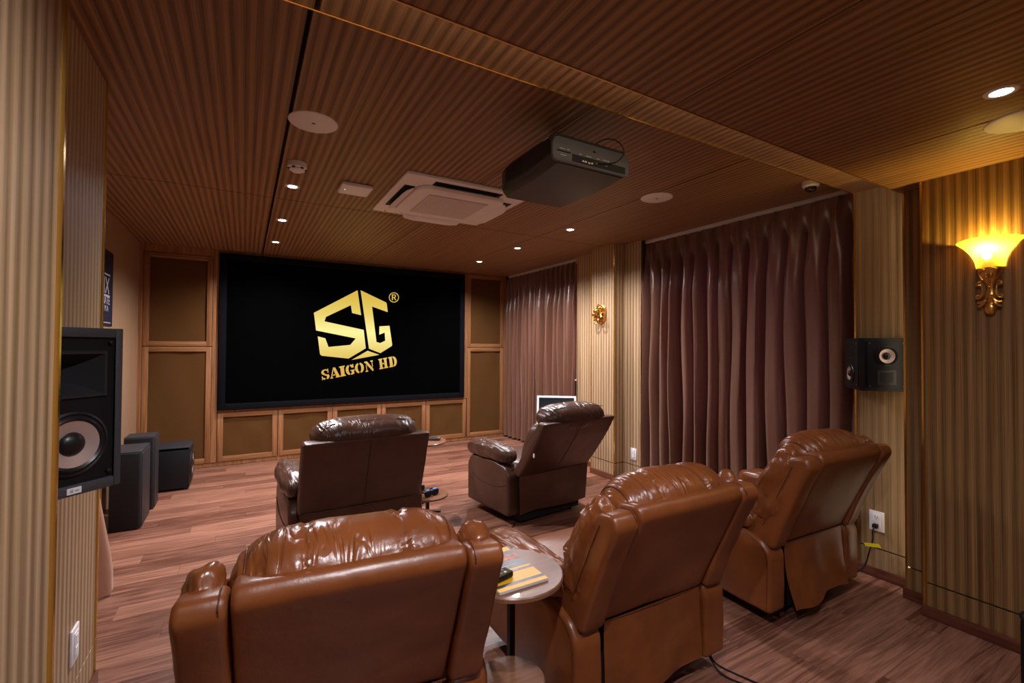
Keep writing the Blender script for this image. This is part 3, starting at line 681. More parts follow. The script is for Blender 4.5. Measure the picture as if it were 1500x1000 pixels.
# ------------------------------------------------------------------ speakers
def driver(t, M4, r, cone='cone'):
    """woofer: rubber surround, metal cone, dome; axis = local +z of M4"""
    obj('surround', lathe(bmn(), [(r*1.14, 0), (r*1.14, .006), (r*1.06, .009), (r*1.02, .006), (r*.97, .012), (r*.9, .015), (r*.82, .011), (r*.80, .006)], 36, M4, False), 'rubber', t)
    c = obj('woofer_cone', lathe(bmn(), [(r*.83, .0105), (r*.6, .006), (r*.36, .0015)], 36, M4, False), cone, t)
    obj('dust_cap', lathe(bmn(), [(r*.42, .0015), (r*.40, .006), (r*.32, .012), (r*.18, .0165), (.0005, .018)], 28, M4, False), 'rubber', c)
def front_mat(yaw, loc): return Matrix.Translation(loc) @ Matrix.Rotation(yaw, 4, 'Z') @ Matrix.Rotation(PI/2, 4, 'X')
# left wall speaker, turned towards the seats: its front looks along (.7,-.7)
a = math.radians(45); sw, sh = .118, .44
t = thing('wall_speaker', 'large black horn wall speaker on the left pilaster', 'speaker', (-.386, 1.62, 1.052), a)
# local: x along the front, -y out of the front
bm = bmn()
for q in ((-sw, -sw+.012, .012, .085, 0, sh), (sw-.012, sw, .012, .085, 0, sh), (-sw, sw, .012, .085, 0, .012), (-sw, sw, .012, .085, sh-.012, sh), (-sw, sw, .079, .085, 0, sh)): box(bm, *q)
obj('cabinet', bm, 'charcoal', t)
bm = bmn()
# front rim with a raised bevel
for q in ((-sw, -sw+.018, 0, sh), (sw-.018, sw, 0, sh), (-sw+.018, sw-.018, 0, .028), (-sw+.018, sw-.018, sh-.026, sh)): box(bm, q[0], q[1], -.004, .014, q[2], q[3], .003)
obj('bezel', bm, 'charcoal', t)
bm = bmn(); bx0 = sw-.016
for q in ((-bx0, bx0, .004, .014, .026, .258), (-bx0, bx0, .004, .014, .372, sh-.024), (-bx0, -.075, .004, .014, .258, .372), (.075, bx0, .004, .014, .258, .372)): box(bm, *q)
baf = obj('baffle', bm, 'black', t)
# horn: square frame sinking to a throat
hz, hx = .315, .078; bm = bmn(); b = bmesh.new()
def ring4(hw_, hh_, y_, cx=0, cz=0): return [b.verts.new((cx+sx*hw_, y_, hz+cz+sz*hh_)) for sx, sz in ((-1, -1), (1, -1), (1, 1), (-1, 1))]
RR = [ring4(hx+.004, .064, .003), ring4(hx, .060, -.003), ring4(hx-.006, .055, -.003), ring4(.05, .036, .03, -.004), ring4(.022, .02, .058, -.008), ring4(.012, .014, .072, -.01), ring4(.008, .010, .074, -.01)]
for A_, B2 in zip(RR, RR[1:]):
    for i in range(4): b.faces.new((A_[i], A_[(i+1) % 4], B2[(i+1) % 4], B2[i]))
b.faces.new(RR[-1]); join(bm, b); obj('horn', bm, plain('horn plastic', (.022, .021, .025), .5), t, 25)
driver(t, front_mat(0, (0, .004, .135)), .074)
for x, z in ((sw-.03, sh-.04), (sw-.03, .045), (-sw+.03, .045), (-sw+.03, sh-.04)):
    obj('grille_peg', lathe(bmn(), [(.006, 0), (.006, .008), (.003, .01), (.0005, .01)], 12, front_mat(0, (x, .004, z))), 'black', t)
bd = quadbox('badge', t, 'white', -.012, .02, -.0065, -.0035, .006, .022)
quadbox('badge_mark', bd, 'grey_print', -.006, .001, -.0072, -.006, .010, .018); quadbox('badge_mark', bd, 'grey_print', .005, .014, -.0072, -.006, .012, .016)
obj('bracket', box(bmn(), -.03, .03, .084, .105, .17, .27), 'black_metal', t)
# right wall surround speaker: wedge with two fronts
t = thing('surround_speaker', 'black wedge shaped surround speaker on the right pilaster', 'speaker', (XRP, 1.395, 1.187), 0)
H2 = .325; pl = [(0, -.165), (-.012, -.168), (-.185, -.014), (-.185, .014), (-.012, .168), (0, .165)]
obj('cabinet', prism(bmn(), pl, 0, H2, .004, 2, 'z'), 'black', t, 25)
for s, flip in ((-1, 0), (1, 1)):
    p0 = Vector((-.012, s*.168, 0)); p1 = Vector((-.185, s*.014, 0)); mid = (p0+p1)/2; d_ = (p1-p0).normalized()
    n_ = Vector((d_.y, -d_.x, 0)); n_ = n_ if n_.x < 0 else -n_
    yaw_ = math.atan2(n_.x, -n_.y)
    FM = Matrix.Translation(mid+n_*.001) @ Matrix.Rotation(yaw_, 4, 'Z')
    bm = bmn(); b = bmesh.new(); box(b, -.104, .104, -.004, .002, .02, H2-.02, .002); join(bm, b, FM); baf = obj('baffle', bm, 'black', t)
    zw, zh = (.215, .085) if flip == 0 else (.10, .235)
    driver(t, FM @ front_mat(0, (0, -.004, zw)), .052)
    b = bmesh.new(); bm = bmn(); RR = []
    for hw_, y_ in ((.054, -.003), (.051, -.007), (.047, -.007), (.03, -.003), (.012, -.001)): RR.append([b.verts.new((sx*hw_, y_, zh+sz*hw_*.9)) for sx, sz in ((-1, -1), (1, -1), (1, 1), (-1, 1))])
    for A_, B2 in zip(RR, RR[1:]):
        for i in range(4): b.faces.new((A_[i], A_[(i+1) % 4], B2[(i+1) % 4], B2[i]))
    b.faces.new(RR[-1]); join(bm, b, FM); obj('horn', bm, 'rubber', t, 25)
    for x in (-.09, .09):
        for z in (.032, H2-.032):
            bm = bmn(); lathe(bm, [(.004, 0), (.004, .003), (.0005, .004)], 10, FM @ front_mat(0, (x, -.003, z))); obj('screw', bm, 'grey_panel', t)
# towers on the floor against the left wall
def tower(x0, x1, y0, y1, h, label):
    t = thing('floor_speaker', label, 'speaker', ((x0+x1)/2, y0, 0), 0, 'black floor speakers along the left wall')
    w2 = (x1-x0)/2; d2 = y1-y0
    obj('cabinet', box(bmn(), -w2, w2, 0, d2, .0, h, .004), 'charcoal_dark', t)
    quadbox('front_grille', t, 'black', -w2+.004, w2-.012, -.014, .002, .004, h-.012, bev=.004)
    quadbox('side_panel', t, 'charcoal_dark', w2-.002, w2+.006, .02, d2-.02, .01, h-.02, bev=.003)
tower(-.885, -.69, 4.62, 5.0, .605, 'taller looking black floor speaker nearest on the left wall')
tower(-.885, -.675, 5.1, 5.34, .64, 'black floor speaker between the nearest one and the subwoofer')
t = thing('subwoofer', 'black cube subwoofer on the floor by the left cloth panel', 'subwoofer', (-.63, 5.62, 0))
obj('cabinet', box(bmn(), -.19, .17, 0, .40, .02, .425, .006), 'black', t)
obj('bezel', box(bmn(), -.19, .176, .0, .40, .395, .427, .004), 'charcoal_dark', t)
FM = Matrix.Translation((.171, .2, .22)) @ Matrix.Rotation(PI/2, 4, 'Y'); driver(t, FM, .13)
for x in (-.16, .14):
    for yy in (.04, .36): obj('foot', lathe(bmn(), [(.02, 0), (.02, .022)], 12, Matrix.Translation((x, yy, 0))), 'rubber', t)
# poster on the left wall
t = thing('poster', 'dark blue cinema poster with white lettering on the left wall', 'poster', (XL+.003, 4.97, 1.60))
quadbox('board', t, 'poster', 0, .006, -.33, .36, 0, .645)
TM = Matrix.Translation((.0068, .03, 0)) @ Matrix.Rotation(PI/2, 4, 'Z') @ Matrix.Rotation(PI/2, 4, 'X')
# letters read towards +y from the room side: x of the text runs along +y
text_mesh('lettering', 'THX', .20, 'ink', t, TM @ Matrix.Translation((0, .275, 0)))
text_mesh('lettering', 'ULTIMATE', .098, 'ink', t, TM @ Matrix.Translation((0, .185, 0)))
text_mesh('lettering', 'C I N E M A', .07, 'ink', t, TM @ Matrix.Translation((0, .125, 0)))
for z in (.25, .43): quadbox('lettering_bar', t, 'ink', .006, .0072, -.2, .25, z, z+.014)
quadbox('footer_line', t, 'grey_print', .006, .0068, -.22, .30, .025, .032)
# ------------------------------------------------------------------ sconce
t = thing('wall_sconce', 'gilt wall sconce with a glowing amber glass shade', 'wall lamp', (XRN, .80, 1.62))
bm = bmn(); nA, nH = 56, 18; rows = []
for j in range(nH+1):
    tz = j/nH; rad = .052+.062*tz**2.2+.012*tz
    row = []
    for i in range(nA+1):
        a = -PI/2+PI*i/nA            # half bowl on the wall
        r_ = rad*(1+.022*math.cos(a*30)*(.3+.7*tz))
        sq = 1+.10*tz*math.cos(2*a)**2*0
        dep = .80
        row.append(bm.verts.new((-dep*r_*math.cos(a)-.002, r_*math.sin(a), .235+.145*tz-.012*tz*tz*(1-math.cos(a)))))
    rows.append(row)
for A_, B2 in zip(rows, rows[1:]):
    for i in range(nA): bm.faces.new((A_[i], A_[i+1], B2[i+1], B2[i]))
bm.faces.new(rows[0]); obj('shade', bm, 'amber', t, 60)
body = [(0, 0), (.016, .012), (.026, .03), (.022, .05), (.016, .06), (.030, .085), (.022, .10), (.014, .13), (.020, .155), (.034, .18), (.045, .205), (.05, .232), (.05, .24)]
pl = [(r_, z) for r_, z in body]; bm = bmn(); rows = []
for r_, z in pl:
    rows.append([bm.verts.new((-.002-.75*max(r_, .002)*math.cos(-PI/2+PI*i/16), max(r_, .002)*math.sin(-PI/2+PI*i/16), z)) for i in range(17)])
for A_, B2 in zip(rows, rows[1:]):
    for i in range(16): bm.faces.new((A_[i], A_[i+1], B2[i+1], B2[i]))
bm.faces.new(rows[-1]); obj('bracket', bm, 'gold', t)
for s in (-1, 1):
    sc_ = smooth_path([(-.020, s*.030, .165), (-.024, s*.042, .160), (-.024, s*.043, .148), (-.020, s*.034, .150), (-.022, s*.026, .135), (-.024, s*.026, .105), (-.022, s*.034, .086), (-.022, s*.045, .084), (-.024, s*.045, .096), (-.02, s*.038, .095)], 5)
    obj('scroll', tube(bmn(), sc_, .0055, 8), 'gold', t)
    obj('leaf', tube(bmn(), smooth_path([(-.018, s*.006, .10), (-.022, s*.016, .075), (-.022, s*.03, .062), (-.018, s*.044, .064)]), [.003]+[.0065]*17+[.003], 8), 'gold', t)
    obj('leaf', tube(bmn(), smooth_path([(-.018, s*.01, .085), (-.024, s*.02, .060), (-.022, s*.032, .045), (-.016, s*.042, .044)]), [.003]+[.006]*17+[.003], 8), 'gold', t)
    obj('rosette', cushion(bmn(), (-.036, s*.022, .222), (.007, .015, .011), 2, 8), 'gold_bright', t)
    obj('corner_rib', tube(bmn(), smooth_path([(-.012, s*.042, .235), (-.014, s*.038, .205), (-.016, s*.026, .175)]), .005, 8), 'gold', t)
obj('shell_ornament', cushion(bmn(), (-.030, 0, .195), (.008, .018, .018), 2, 8, lambda q: Vector((q.x*(1+.5*math.cos(6*math.atan2(q.y, q.z))), q.y, q.z))), 'gold', t)
for z in (.17, .158, .147, .137): obj('bead', cushion(bmn(), (-.026, 0, z), (.005, .005, .005), 2, 5), 'gold_bright', t)
obj('drop', cushion(bmn(), (-.014, 0, .028), (.014, .022, .028), 2, 10), 'gold', t)
l = bpy.data.lights.new('bulb', 'POINT'); l.energy = SCONCE_E; l.color = (1, .66, .12); l.shadow_soft_size = .025
o = bpy.data.objects.new('bulb', l); COL.objects.link(o); o.parent = t; o.location = (-.045, 0, .325)
obj('lamp_bulb', cushion(bmn(), (-.045, 0, .30), (.02, .02, .03), 2, 8), emissive('bulb glass', (1, .85, .5), 10), t)
# ------------------------------------------------------------------ lion head
t = thing('lion_head', 'small golden lion head ornament with ring on the pillar', 'ornament', (3.49, 4.02, 1.815)); t.scale = (1.25, 1.25, 1.25)
rnd = random.Random(4); bm = bmn()
obj('plate', cushion(bmn(), (-.006, 0, 0), (.012, .072, .085), 2.4, 10), 'gold', t)
for k in range(26):
    a = rnd.uniform(0, 2*PI); r_ = rnd.uniform(.035, .075); yy, zz = r_*.85*math.cos(a), r_*math.sin(a)+.01
    lk = smooth_path([(-.02, yy*.5, zz*.5), (-.045+r_*.2, yy*.8, zz*.85), (-.02, yy*1.1, zz*1.12-.006), (-.008, yy*1.05, zz*1.2-.016)], 4)
    tube(bm, lk, [.004]+[.010]*(len(lk)-2)+[.003], 7)
obj('mane', bm, 'gold_bright', t)
f_ = obj('face', cushion(bmn(), (-.045, 0, .012), (.034, .036, .044), 2.3, 12), 'gold_bright', t)
obj('muzzle', cushion(bmn(), (-.078, 0, -.006), (.026, .024, .018), 2.2, 10), 'gold_bright', f_)
obj('jaw', cushion(bmn(), (-.066, 0, -.034), (.02, .016, .01), 2.2, 8), 'gold_bright', f_)
for s in (-1, 1):
    obj('brow', cushion(bmn(), (-.07, s*.016, .03), (.01, .012, .007), 2, 6), 'gold_bright', f_); obj('ear', cushion(bmn(), (-.03, s*.04, .05), (.01, .012, .014), 2, 6), 'gold_bright', t)
obj('ring', tube(bmn(), [(-.062+.004*math.cos(2*PI*k/24), .026*math.sin(2*PI*k/24), -.062+.026*math.cos(2*PI*k/24)) for k in range(25)], .0075, 8), 'gold_bright', t)
obj('beard_lock', tube(bmn(), [(-.03, -.02, -.05), (-.034, -.026, -.075), (-.02, -.02, -.09)], [.01, .012, .004], 7), 'gold_bright', t)
# ------------------------------------------------------------------ recliners
def wr(seed, amt, sc=7.0, stretch=(1, 1, 1)):
    def f(v):
        q = Vector((v.x*sc*stretch[0]+seed*3.1, v.y*sc*stretch[1]+seed*1.7, v.z*sc*stretch[2]))
        return noise.noise(q)*amt+.5*noise.noise(q*2.3)*amt
    return f
def puff(bm_, fn):
    for v in bm_.verts: v.normal_update()
    bmesh.ops.recalc_face_normals(bm_, faces=bm_.faces); bm_.normal_update()
    dd = [(v, v.normal.copy()*fn(v.co)) for v in bm_.verts]
    for v, d_ in dd: v.co += d_
    return bm_
def seam(pts, r=.0028): return tube(bmn(), smooth_path(pts, 5), r, 6)
def lean_mat(ang): return Matrix.Rotation(ang, 4, 'X')
def recliner_base(t, L, seed, ow, iw, pad_z=.555, dark=False):
    lm = 'leather_dark' if dark else 'leather'; sm = 'stitch_dark' if dark else 'stitch'
    for s in (-1, 1):
        d0 = .09 if dark else 0     # the dark chairs' arms start a little farther forward
        arm_prof = [(0, .075), (-.004, .22), (0, .37), (.05, .425), (.24, .475), (.45, .495), (.72, .485), (.765, .42), (.76, .075)] if not dark else \
                   [(d0, .075), (d0, .40), (d0+.05, .465), (.3, .49), (.66, .48), (.715, .40), (.71, .075)]
        a_, b_ = sorted((s*iw, s*ow))
        bm = soft_prism(bmn(), arm_prof, a_, b_, .022, 4, .03)
        arm = obj('arm', puff(bm, wr(seed+s, .003, 6)), lm, t)
        c = (s*((iw+ow)/2+.008), .42, pad_z)
        bm = cushion(bmn(), c, ((ow-iw)/2+.022, .315, .062 if not dark else .075), (2.6, 4.5, 2.4), 18, lambda q: Vector((q.x, q.y, q.z-.25*max(0, q.y)**3+(-.35 if not dark else -.55)*max(0, -q.y-.35)**1.5)))
        pad = obj('arm_pad', puff(bm, wr(seed+s*2, .010, 9, (2.2, 1, 1))), lm+'_soft', arm)
        obj('seam', seam([(s*(ow+.001), .11, .33), (s*(ow+.002), .25, .29), (s*(ow+.002), .5, .285), (s*(ow+.001), .69, .35)] if dark else [(s*ow, .022, .09), (s*(ow+.001), .02, .33), (s*ow, .06, .41), (s*ow, .2, .46)], .002), sm, arm)
    obj('base_frame', box(bmn(), -iw-.03, iw+.03, .07, .66, .03, .30), 'black_cloth', t)
    for x in (-iw+.04, iw-.04):
        for yy in (.12, .6): obj('foot', lathe(bmn(), [(.025, 0), (.03, .03), (.03, .035)], 12, Matrix.Translation((x, yy, 0))), 'black_metal', t)
    obj('seat', puff(cushion(bmn(), (0, .45, .385), (iw+.012, .30, .095), (5, 4, 2.8), 16), wr(seed+9, .008)), lm, t)
    obj('footrest', puff(cushion(bmn(), (0, .735, .26), (iw, .055, .17), (6, 3, 4), 14), wr(seed+7, .006)), lm, t)
def tan_recliner(loc, rz, seed, label, lean=0):
    t = thing('recliner', label, 'recliner', loc, rz, 'tan leather recliners in the near row')
    recliner_base(t, 0, seed, .425, .295, .51)
    BW, WW = .285, .40
    # centre back panel: rear face leans back
    k = lean
    panel = [(.025, .39), (-.045-k*.4, .55), (-.135-k*.75, .74), (-.192-k, .855), (-.165-k, .895), (-.07-k, .885), (.02-k*.7, .74), (.10, .55), (.14, .39)]
    bm = soft_prism(bmn(), panel, -BW, BW, .018, 4, .035)
    obj('back_panel', puff(bm, wr(seed+.4, .004, 4)), 'leather', t)
    for s in (-1, 1):
        wing = [(.002, .385), (-.05-k*.4, .53), (-.132-k*.75, .72), (-.19-k, .84), (-.165-k, .882), (-.08-k, .872), (0-k*.6, .72), (.09, .56), (.19, .455)]
        a_, b_ = sorted((s*(BW+.004), s*WW))
        bm = soft_prism(bmn(), wing, a_, b_, .02, 4, .03)
        wg = obj('wing', puff(bm, wr(seed+s*.7, .005, 5)), 'leather', t)
        # puffed bolster in front of the wing
        Rm = lean_mat(math.radians(-24)-k*.8)
        Rm = Matrix.Rotation(math.radians(22)+k*.8, 4, 'X')
        bm = cushion(bmn(), (s*.352, .008-k*.6, .70), (.060, .088, .225), (2.6, 2.4, 3.2), 20, lambda q: Vector((q.x*(1-.12*q.z), q.y*(1-.18*max(0, q.z)), q.z)), Rm)
        obj('bolster', puff(bm, wr(seed+s*4, .02, 16, (1, 1, .8))), 'leather_soft', t)
        obj('seam', seam([(s*(WW+.002), .055-k*.3, .50), (s*(WW+.004), -.02-k*.6, .66), (s*(WW+.002), -.10-k, .83)], .0022), 'stitch', wg)
        obj('seam', seam([(s*(BW+.022), -.178-k, .83), (s*(BW+.022), -.182-k, .86), (s*(BW+.022), -.145-k, .884), (s*(BW+.022), -.105-k, .88)], .002), 'stitch', wg)
    # head pillow in three stuffed sections
    def pil(q):
        x = q.x
        pinch = 1-.075*math.exp(-((abs(x)-.42)/.03)**2)-.05*math.exp(-((abs(x)-.88)/.03)**2)
        bulge = 1+.05*math.cos(x*PI/2)
        return Vector((x, q.y*pinch*bulge, q.z*pinch*bulge))
    Rm = Matrix.Rotation(math.radians(20), 4, 'X')
    bm = cushion(bmn(), (0, -.03-k, .842), (.30, .125, .112), (5, 2.15, 2.15), 56, pil, Rm)
    def wrk(v):
        near = math.exp(-((abs(v.x)-.125)/.045)**2)+math.exp(-((abs(v.x)-.27)/.05)**2)+.9*math.exp(-((v.z-.87)/.035)**2)
        q = Vector((v.x*34+seed*7+v.z*9, v.y*3, v.z*5))
        return .0075*(abs(noise.noise(q))-.25)*min(1, .25+near)+.006*noise.noise(Vector((v.x*6, v.y*7, v.z*7+seed)))
    pl_ = obj('head_pillow', puff(bm, wrk), 'leather_soft', t)
    for x in (-.123, .123):
        pts = []
        for j in range(15):
            a = math.radians(-50+j*17); q = Rm @ Vector((0, -.125*.962*math.cos(a), .112*.962*math.sin(a)))
            pts.append((x, -.03-k+q.y, .842+q.z))
        obj('seam', seam(pts, .0022), 'stitch', pl_)
    for s in (-1, 1):
        pts = []
        for j in range(15):
            a = math.radians(-40+j*17); q = Rm @ Vector((0, -.125*.70*math.cos(a), .112*.70*math.sin(a))); pts.append((s*.264, -.03-k+q.y, .842+q.z))
        obj('seam', seam(pts, .0022), 'stitch', pl_)
    bm = cushion(bmn(), (0, .10-k*.5, .60), (.275, .075, .22), (6, 2.6, 4), 18, None, Matrix.Rotation(math.radians(22), 4, 'X'))
    obj('back_cushion', puff(bm, wr(seed+3, .008)), 'leather', t)
    # rear flap
    bm = bmn(); b = bmesh.new(); rows = []
    fl_ = .05 if seed == 3 else .012
    for j in range(13):
        tz = j/12; z = .40-.315*tz; row = []
        for i in range(25):
            s = -1+2*i/24; wob = .012*tz*math.sin(s*5+seed)+.008*tz*noise.noise(Vector((s*3, tz*3, seed)))
            row.append(b.verts.new((s*(BW-.012)*(1+.01*tz), .020-fl_*tz*tz*(1-.5*s)-wob, z+(.012*tz*math.sin(s*3.1+seed*2)))))
        rows.append(row)
    for A_, B2 in zip(rows, rows[1:]):
        for i in range(24): b.faces.new((A_[i], A_[i+1], B2[i+1], B2[i]))
    ex = bmesh.ops.solidify(b, geom=list(b.faces), thickness=.008); join(bm, b)
    fp = obj('rear_flap', bm, 'leather', t, 50)
    obj('seam', seam([(-BW, .022, .398), (0, .018, .396), (BW, .022, .398)], .003), 'stitch', fp)
    return t
rA = tan_recliner((.278, 1.385, 0), math.radians(-5), 1, 'tan leather recliner in the left foreground, cut off by the bottom edge')
rB = tan_recliner((1.475, 1.345, 0), math.radians(0), 2, 'middle tan leather recliner beside the round magazine table')
rC = tan_recliner((2.765, 1.385, 0), math.radians(-2), 3, 'tan leather recliner next to the right wall outlet'); rC.scale = (1, 1, 1.035)
def dark_recliner(loc, rz, seed, label, lean, tagged=False):
    t = thing('recliner', label, 'recliner', loc, rz, 'dark brown leather recliners in the front row')
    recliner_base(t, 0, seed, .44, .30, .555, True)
    k = lean; BW = .395
    prof = [(.02, .40), (-.05-k*.4, .55), (-.13-k*.8, .73), (-.188-k, .868), (-.10-k, .875), (-.06-k, .80), (.02-k*.5, .62), (.10, .42)]
    bm = soft_prism(bmn(), prof, -BW, BW, .018, 4, .02)
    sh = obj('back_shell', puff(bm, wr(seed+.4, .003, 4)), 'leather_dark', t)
    obj('seam', seam([(0, .018, .41), (0, -.053-k*.4, .55), (0, -.133-k*.8, .73), (0, -.181-k, .84)], .0018), 'stitch_dark', sh)
    obj('seam', seam([(-BW+.01, .012, .41), (0, .008, .408), (BW-.01, .012, .41)], .0026), 'stitch_dark', sh)
    def pil(q):
        return Vector((q.x, q.y*(1+.06*math.cos(q.x*PI/2)), q.z*(1+.08*math.cos(q.x*PI/2))))
    Rm = Matrix.Rotation(math.radians(20), 4, 'X')
    bm = cushion(bmn(), (0, -.055-k, .885), (.34, .118, .095), (5, 2.3, 2.2), 44, pil, Rm)
    def wrk(v): return .008*(abs(noise.noise(Vector((v.x*26+seed*5+v.z*14, v.y*4, v.z*4))))-.25)*(.4+1.2*abs(v.x)/.34)+.006*noise.noise(Vector((v.x*8, v.y*9, v.z*9+seed)))
    pl_ = obj('head_pillow', puff(bm, wrk), 'leather_dark_soft', t)
    q0 = Rm @ Vector((0, -.03, .095)); obj('seam', seam([(-.31, -.055-k+q0.y, .87+q0.z), (-.15, -.055-k+q0.y, .888+q0.z), (.15, -.055-k+q0.y, .888+q0.z), (.31, -.055-k+q0.y, .87+q0.z)], .0025), 'stitch_dark', pl_)
    bm = cushion(bmn(), (0, .08-k*.6, .62), (.33, .085, .24), (6, 2.6, 4), 18, None, Matrix.Rotation(math.radians(22), 4, 'X'))
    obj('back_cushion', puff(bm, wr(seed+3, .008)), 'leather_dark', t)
    bm = bmn(); b = bmesh.new(); rows = []
    for j in range(11):
        tz = j/10; z = .41-.31*tz
        rows.append([b.verts.new(((-1+2*i/20)*(BW-.006-.02*tz), .014+.012*tz+.005*tz*math.sin(i*.6+seed), z+.010*tz*math.sin(i*.35+seed))) for i in range(21)])
    for A_, B2 in zip(rows, rows[1:]):
        for i in range(20): b.faces.new((A_[i], A_[i+1], B2[i+1], B2[i]))
    bmesh.ops.solidify(b, geom=list(b.faces), thickness=.008); join(bm, b); obj('rear_flap', bm, 'leather_dark', t, 50)
    if tagged: quadbox('care_tag', t, 'white', -BW-.004, -BW+.004, -.11-k*.6, -.098-k*.6, .60, .63)
    return t
rD = dark_recliner((.69, 3.10, 0), math.radians(3), 5, 'dark brown leather recliner in front of the screen, left of the pair', -.04)
rE = dark_recliner((2.29, 3.20, 0), math.radians(7), 6, 'dark brown leather recliner in front of the far curtain, right of the pair', .12, True)
# ------------------------------------------------------------------ side tables
def side_table(x, y, z, r, label, leg_a, grp='round wooden side tables'):
    t = thing('side_table', label, 'side table', (x, y, 0), 0, grp)
    obj('table_top', lathe(bmn(), [(.0005, z), (r-.004, z), (r, z-.004), (r, z-.016), (r-.01, z-.02), (.0005, z-.02)], 48), 'wood_table', t)
    px_, py_ = (r-.03)*math.cos(leg_a), (r-.03)*math.sin(leg_a)
    obj('pole', box(bmn(), px_-.012, px_+.012, py_-.012, py_+.012, .015, z-.019), 'black_metal', t)
    bm = bmn()
    for da in (-.55, .55):
        A = Matrix.Translation((px_, py_, 0)) @ Matrix.Rotation(leg_a+PI+da, 4, 'Z'); b = bmesh.new(); box(b, -.015, .30*r/.19, -.013, .013, 0, .016, .002); join(bm, b, A)
    obj('foot', bm, 'black_metal', t); return t
T1 = side_table(.885, 1.525, .60, .195, 'round two tier wooden side table with a magazine between the tan recliners', math.radians(60))
obj('lower_shelf', lathe(bmn(), [(.0005, .20), (.126, .20), (.13, .196), (.13, .186), (.0005, .18)], 40), 'wood_table', T1)
T3 = side_table(1.40, 3.98, .60, .195, 'round wooden side table with a remote behind the left dark recliner', math.radians(180))
T4 = side_table(1.31, 3.63, .24, .165, 'low round wooden table with glasses between the dark recliners', math.radians(-110))
T5 = side_table(2.98, 4.15, .60, .20, 'round wooden side table holding the white tablet near the curtain', math.radians(0))
# magazine: yellow and black cover
t = thing('magazine', 'yellow and black magazine on the round table', 'magazine', (.861, 1.545, .6005), math.radians(1))
mw, mh = .101, .151
quadbox('pages', t, 'paper', -mw, mw, -mh, mh, 0, .009, bev=.001)
cv = quadbox('cover', t, 'yellow', -mw, mw, -mh, mh, .009, .0105)
for nm, mt, a0, a1, b0, b1 in (('cover_band', 'dark_print', -mw, mw, -.02, .115), ('cover_band', 'dark_print', -mw, mw, -.128, -.112), ('cover_band', 'dark_print', -mw, mw, -.048, -.034), ('cover_photo', 'photo_print', -.05, mw, .035, .085), ('cover_line', 'grey_print', -mw+.02, .03, .098, .102), ('cover_line', 'ink', -mw+.01, .04, -.044, -.038), ('cover_line', 'grey_print', -.03, .06, .0, .003)):
    quadbox(nm, cv, mt, a0, a1, b0, b1, .0104, .0109 if mt == 'dark_print' else .0112)
t = thing('remote_control', 'black remote control lying on the magazine', 'remote', (.80, 1.47, .6119), math.radians(-75))
obj('body', box(bmn(), -.022, .022, -.055, .055, 0, .022, .006), 'black', t)
for i in range(2):
    for j in range(4): quadbox('button', t, 'tag' if (i, j) == (1, 3) else 'grey_panel', -.012+i*.016, -.004+i*.016, -.04+j*.02, -.03+j*.02, .0215, .0235)
# far table: remote and grey case
t = thing('remote_control', 'dark remote control on the far round side table', 'remote', (1.47, 3.97, .6005), math.radians(60))
obj('body', box(bmn(), -.028, .028, -.075, .075, 0, .026, .01), 'charcoal', t); quadbox('pad', t, 'black', -.018, .018, -.05, .04, .0255, .028)
t = thing('white_adapter', 'pale grey adapter beside the remote on the far table', 'adapter', (1.36, 4.02, .6005), math.radians(35))
obj('case', box(bmn(), -.05, .05, -.03, .03, 0, .035, .01), 'white', t); obj('lead', tube(bmn(), smooth_path([(.05, 0, .012), (.08, -.02, .006), (.07, -.05, .005)]), .003, 6), 'black', t)
# game controllers / glasses on low table
def glasses(x, y, rz, label):
    t = thing('glasses', label, 'glasses', (x, y, .2405), rz, 'black glasses with blue lenses')
    for s in (-1, 1):
        obj('rim', cushion(bmn(), (s*.035, 0, .026), (.036, .012, .026), (3, 3, 3), 8), 'black', t)
        obj('lens', cushion(bmn(), (s*.034, .006, .044), (.02, .012, .012), (3, 3, 3), 8), 'blue', t)
        obj('temple', tube(bmn(), [(s*.068, 0, .035), (s*.066, .08, .03), (s*.06, .11, .012)], .006, 6), 'black', t)
    obj('bridge', box(bmn(), -.012, .012, -.006, .006, .02, .034), 'black', t)
glasses(1.32, 3.56, .35, 'black glasses with blue lenses, nearer pair on the low table'); glasses(1.25, 3.70, .35, 'black glasses with blue lenses, farther pair on the low table')
# tablet with a white rim leaning on its stand
t = thing('tablet', 'white rimmed tablet screen standing behind the right dark recliner', 'tablet', (2.95, 4.13, .6005), math.radians(-36))
Rt = Matrix.Translation((0, 0, .012)) @ Matrix.Rotation(math.radians(-16), 4, 'X') @ Matrix.Rotation(math.radians(0), 4, 'Y')
def tb(name, mat, *a):
    bm = bmn(); b = bmesh.new(); box(b, *a); join(bm, b, Rt); obj(name, bm, mat, t)
tb('body', 'white', -.215, .215, 0, .014, 0, .30); tb('screen', 'glass_dark', -.193, .193, -.002, .002, .022, .278)
obj('stand', box(bmn(), -.08, .08, -.03, .12, 0, .014, .003), 'white', t)
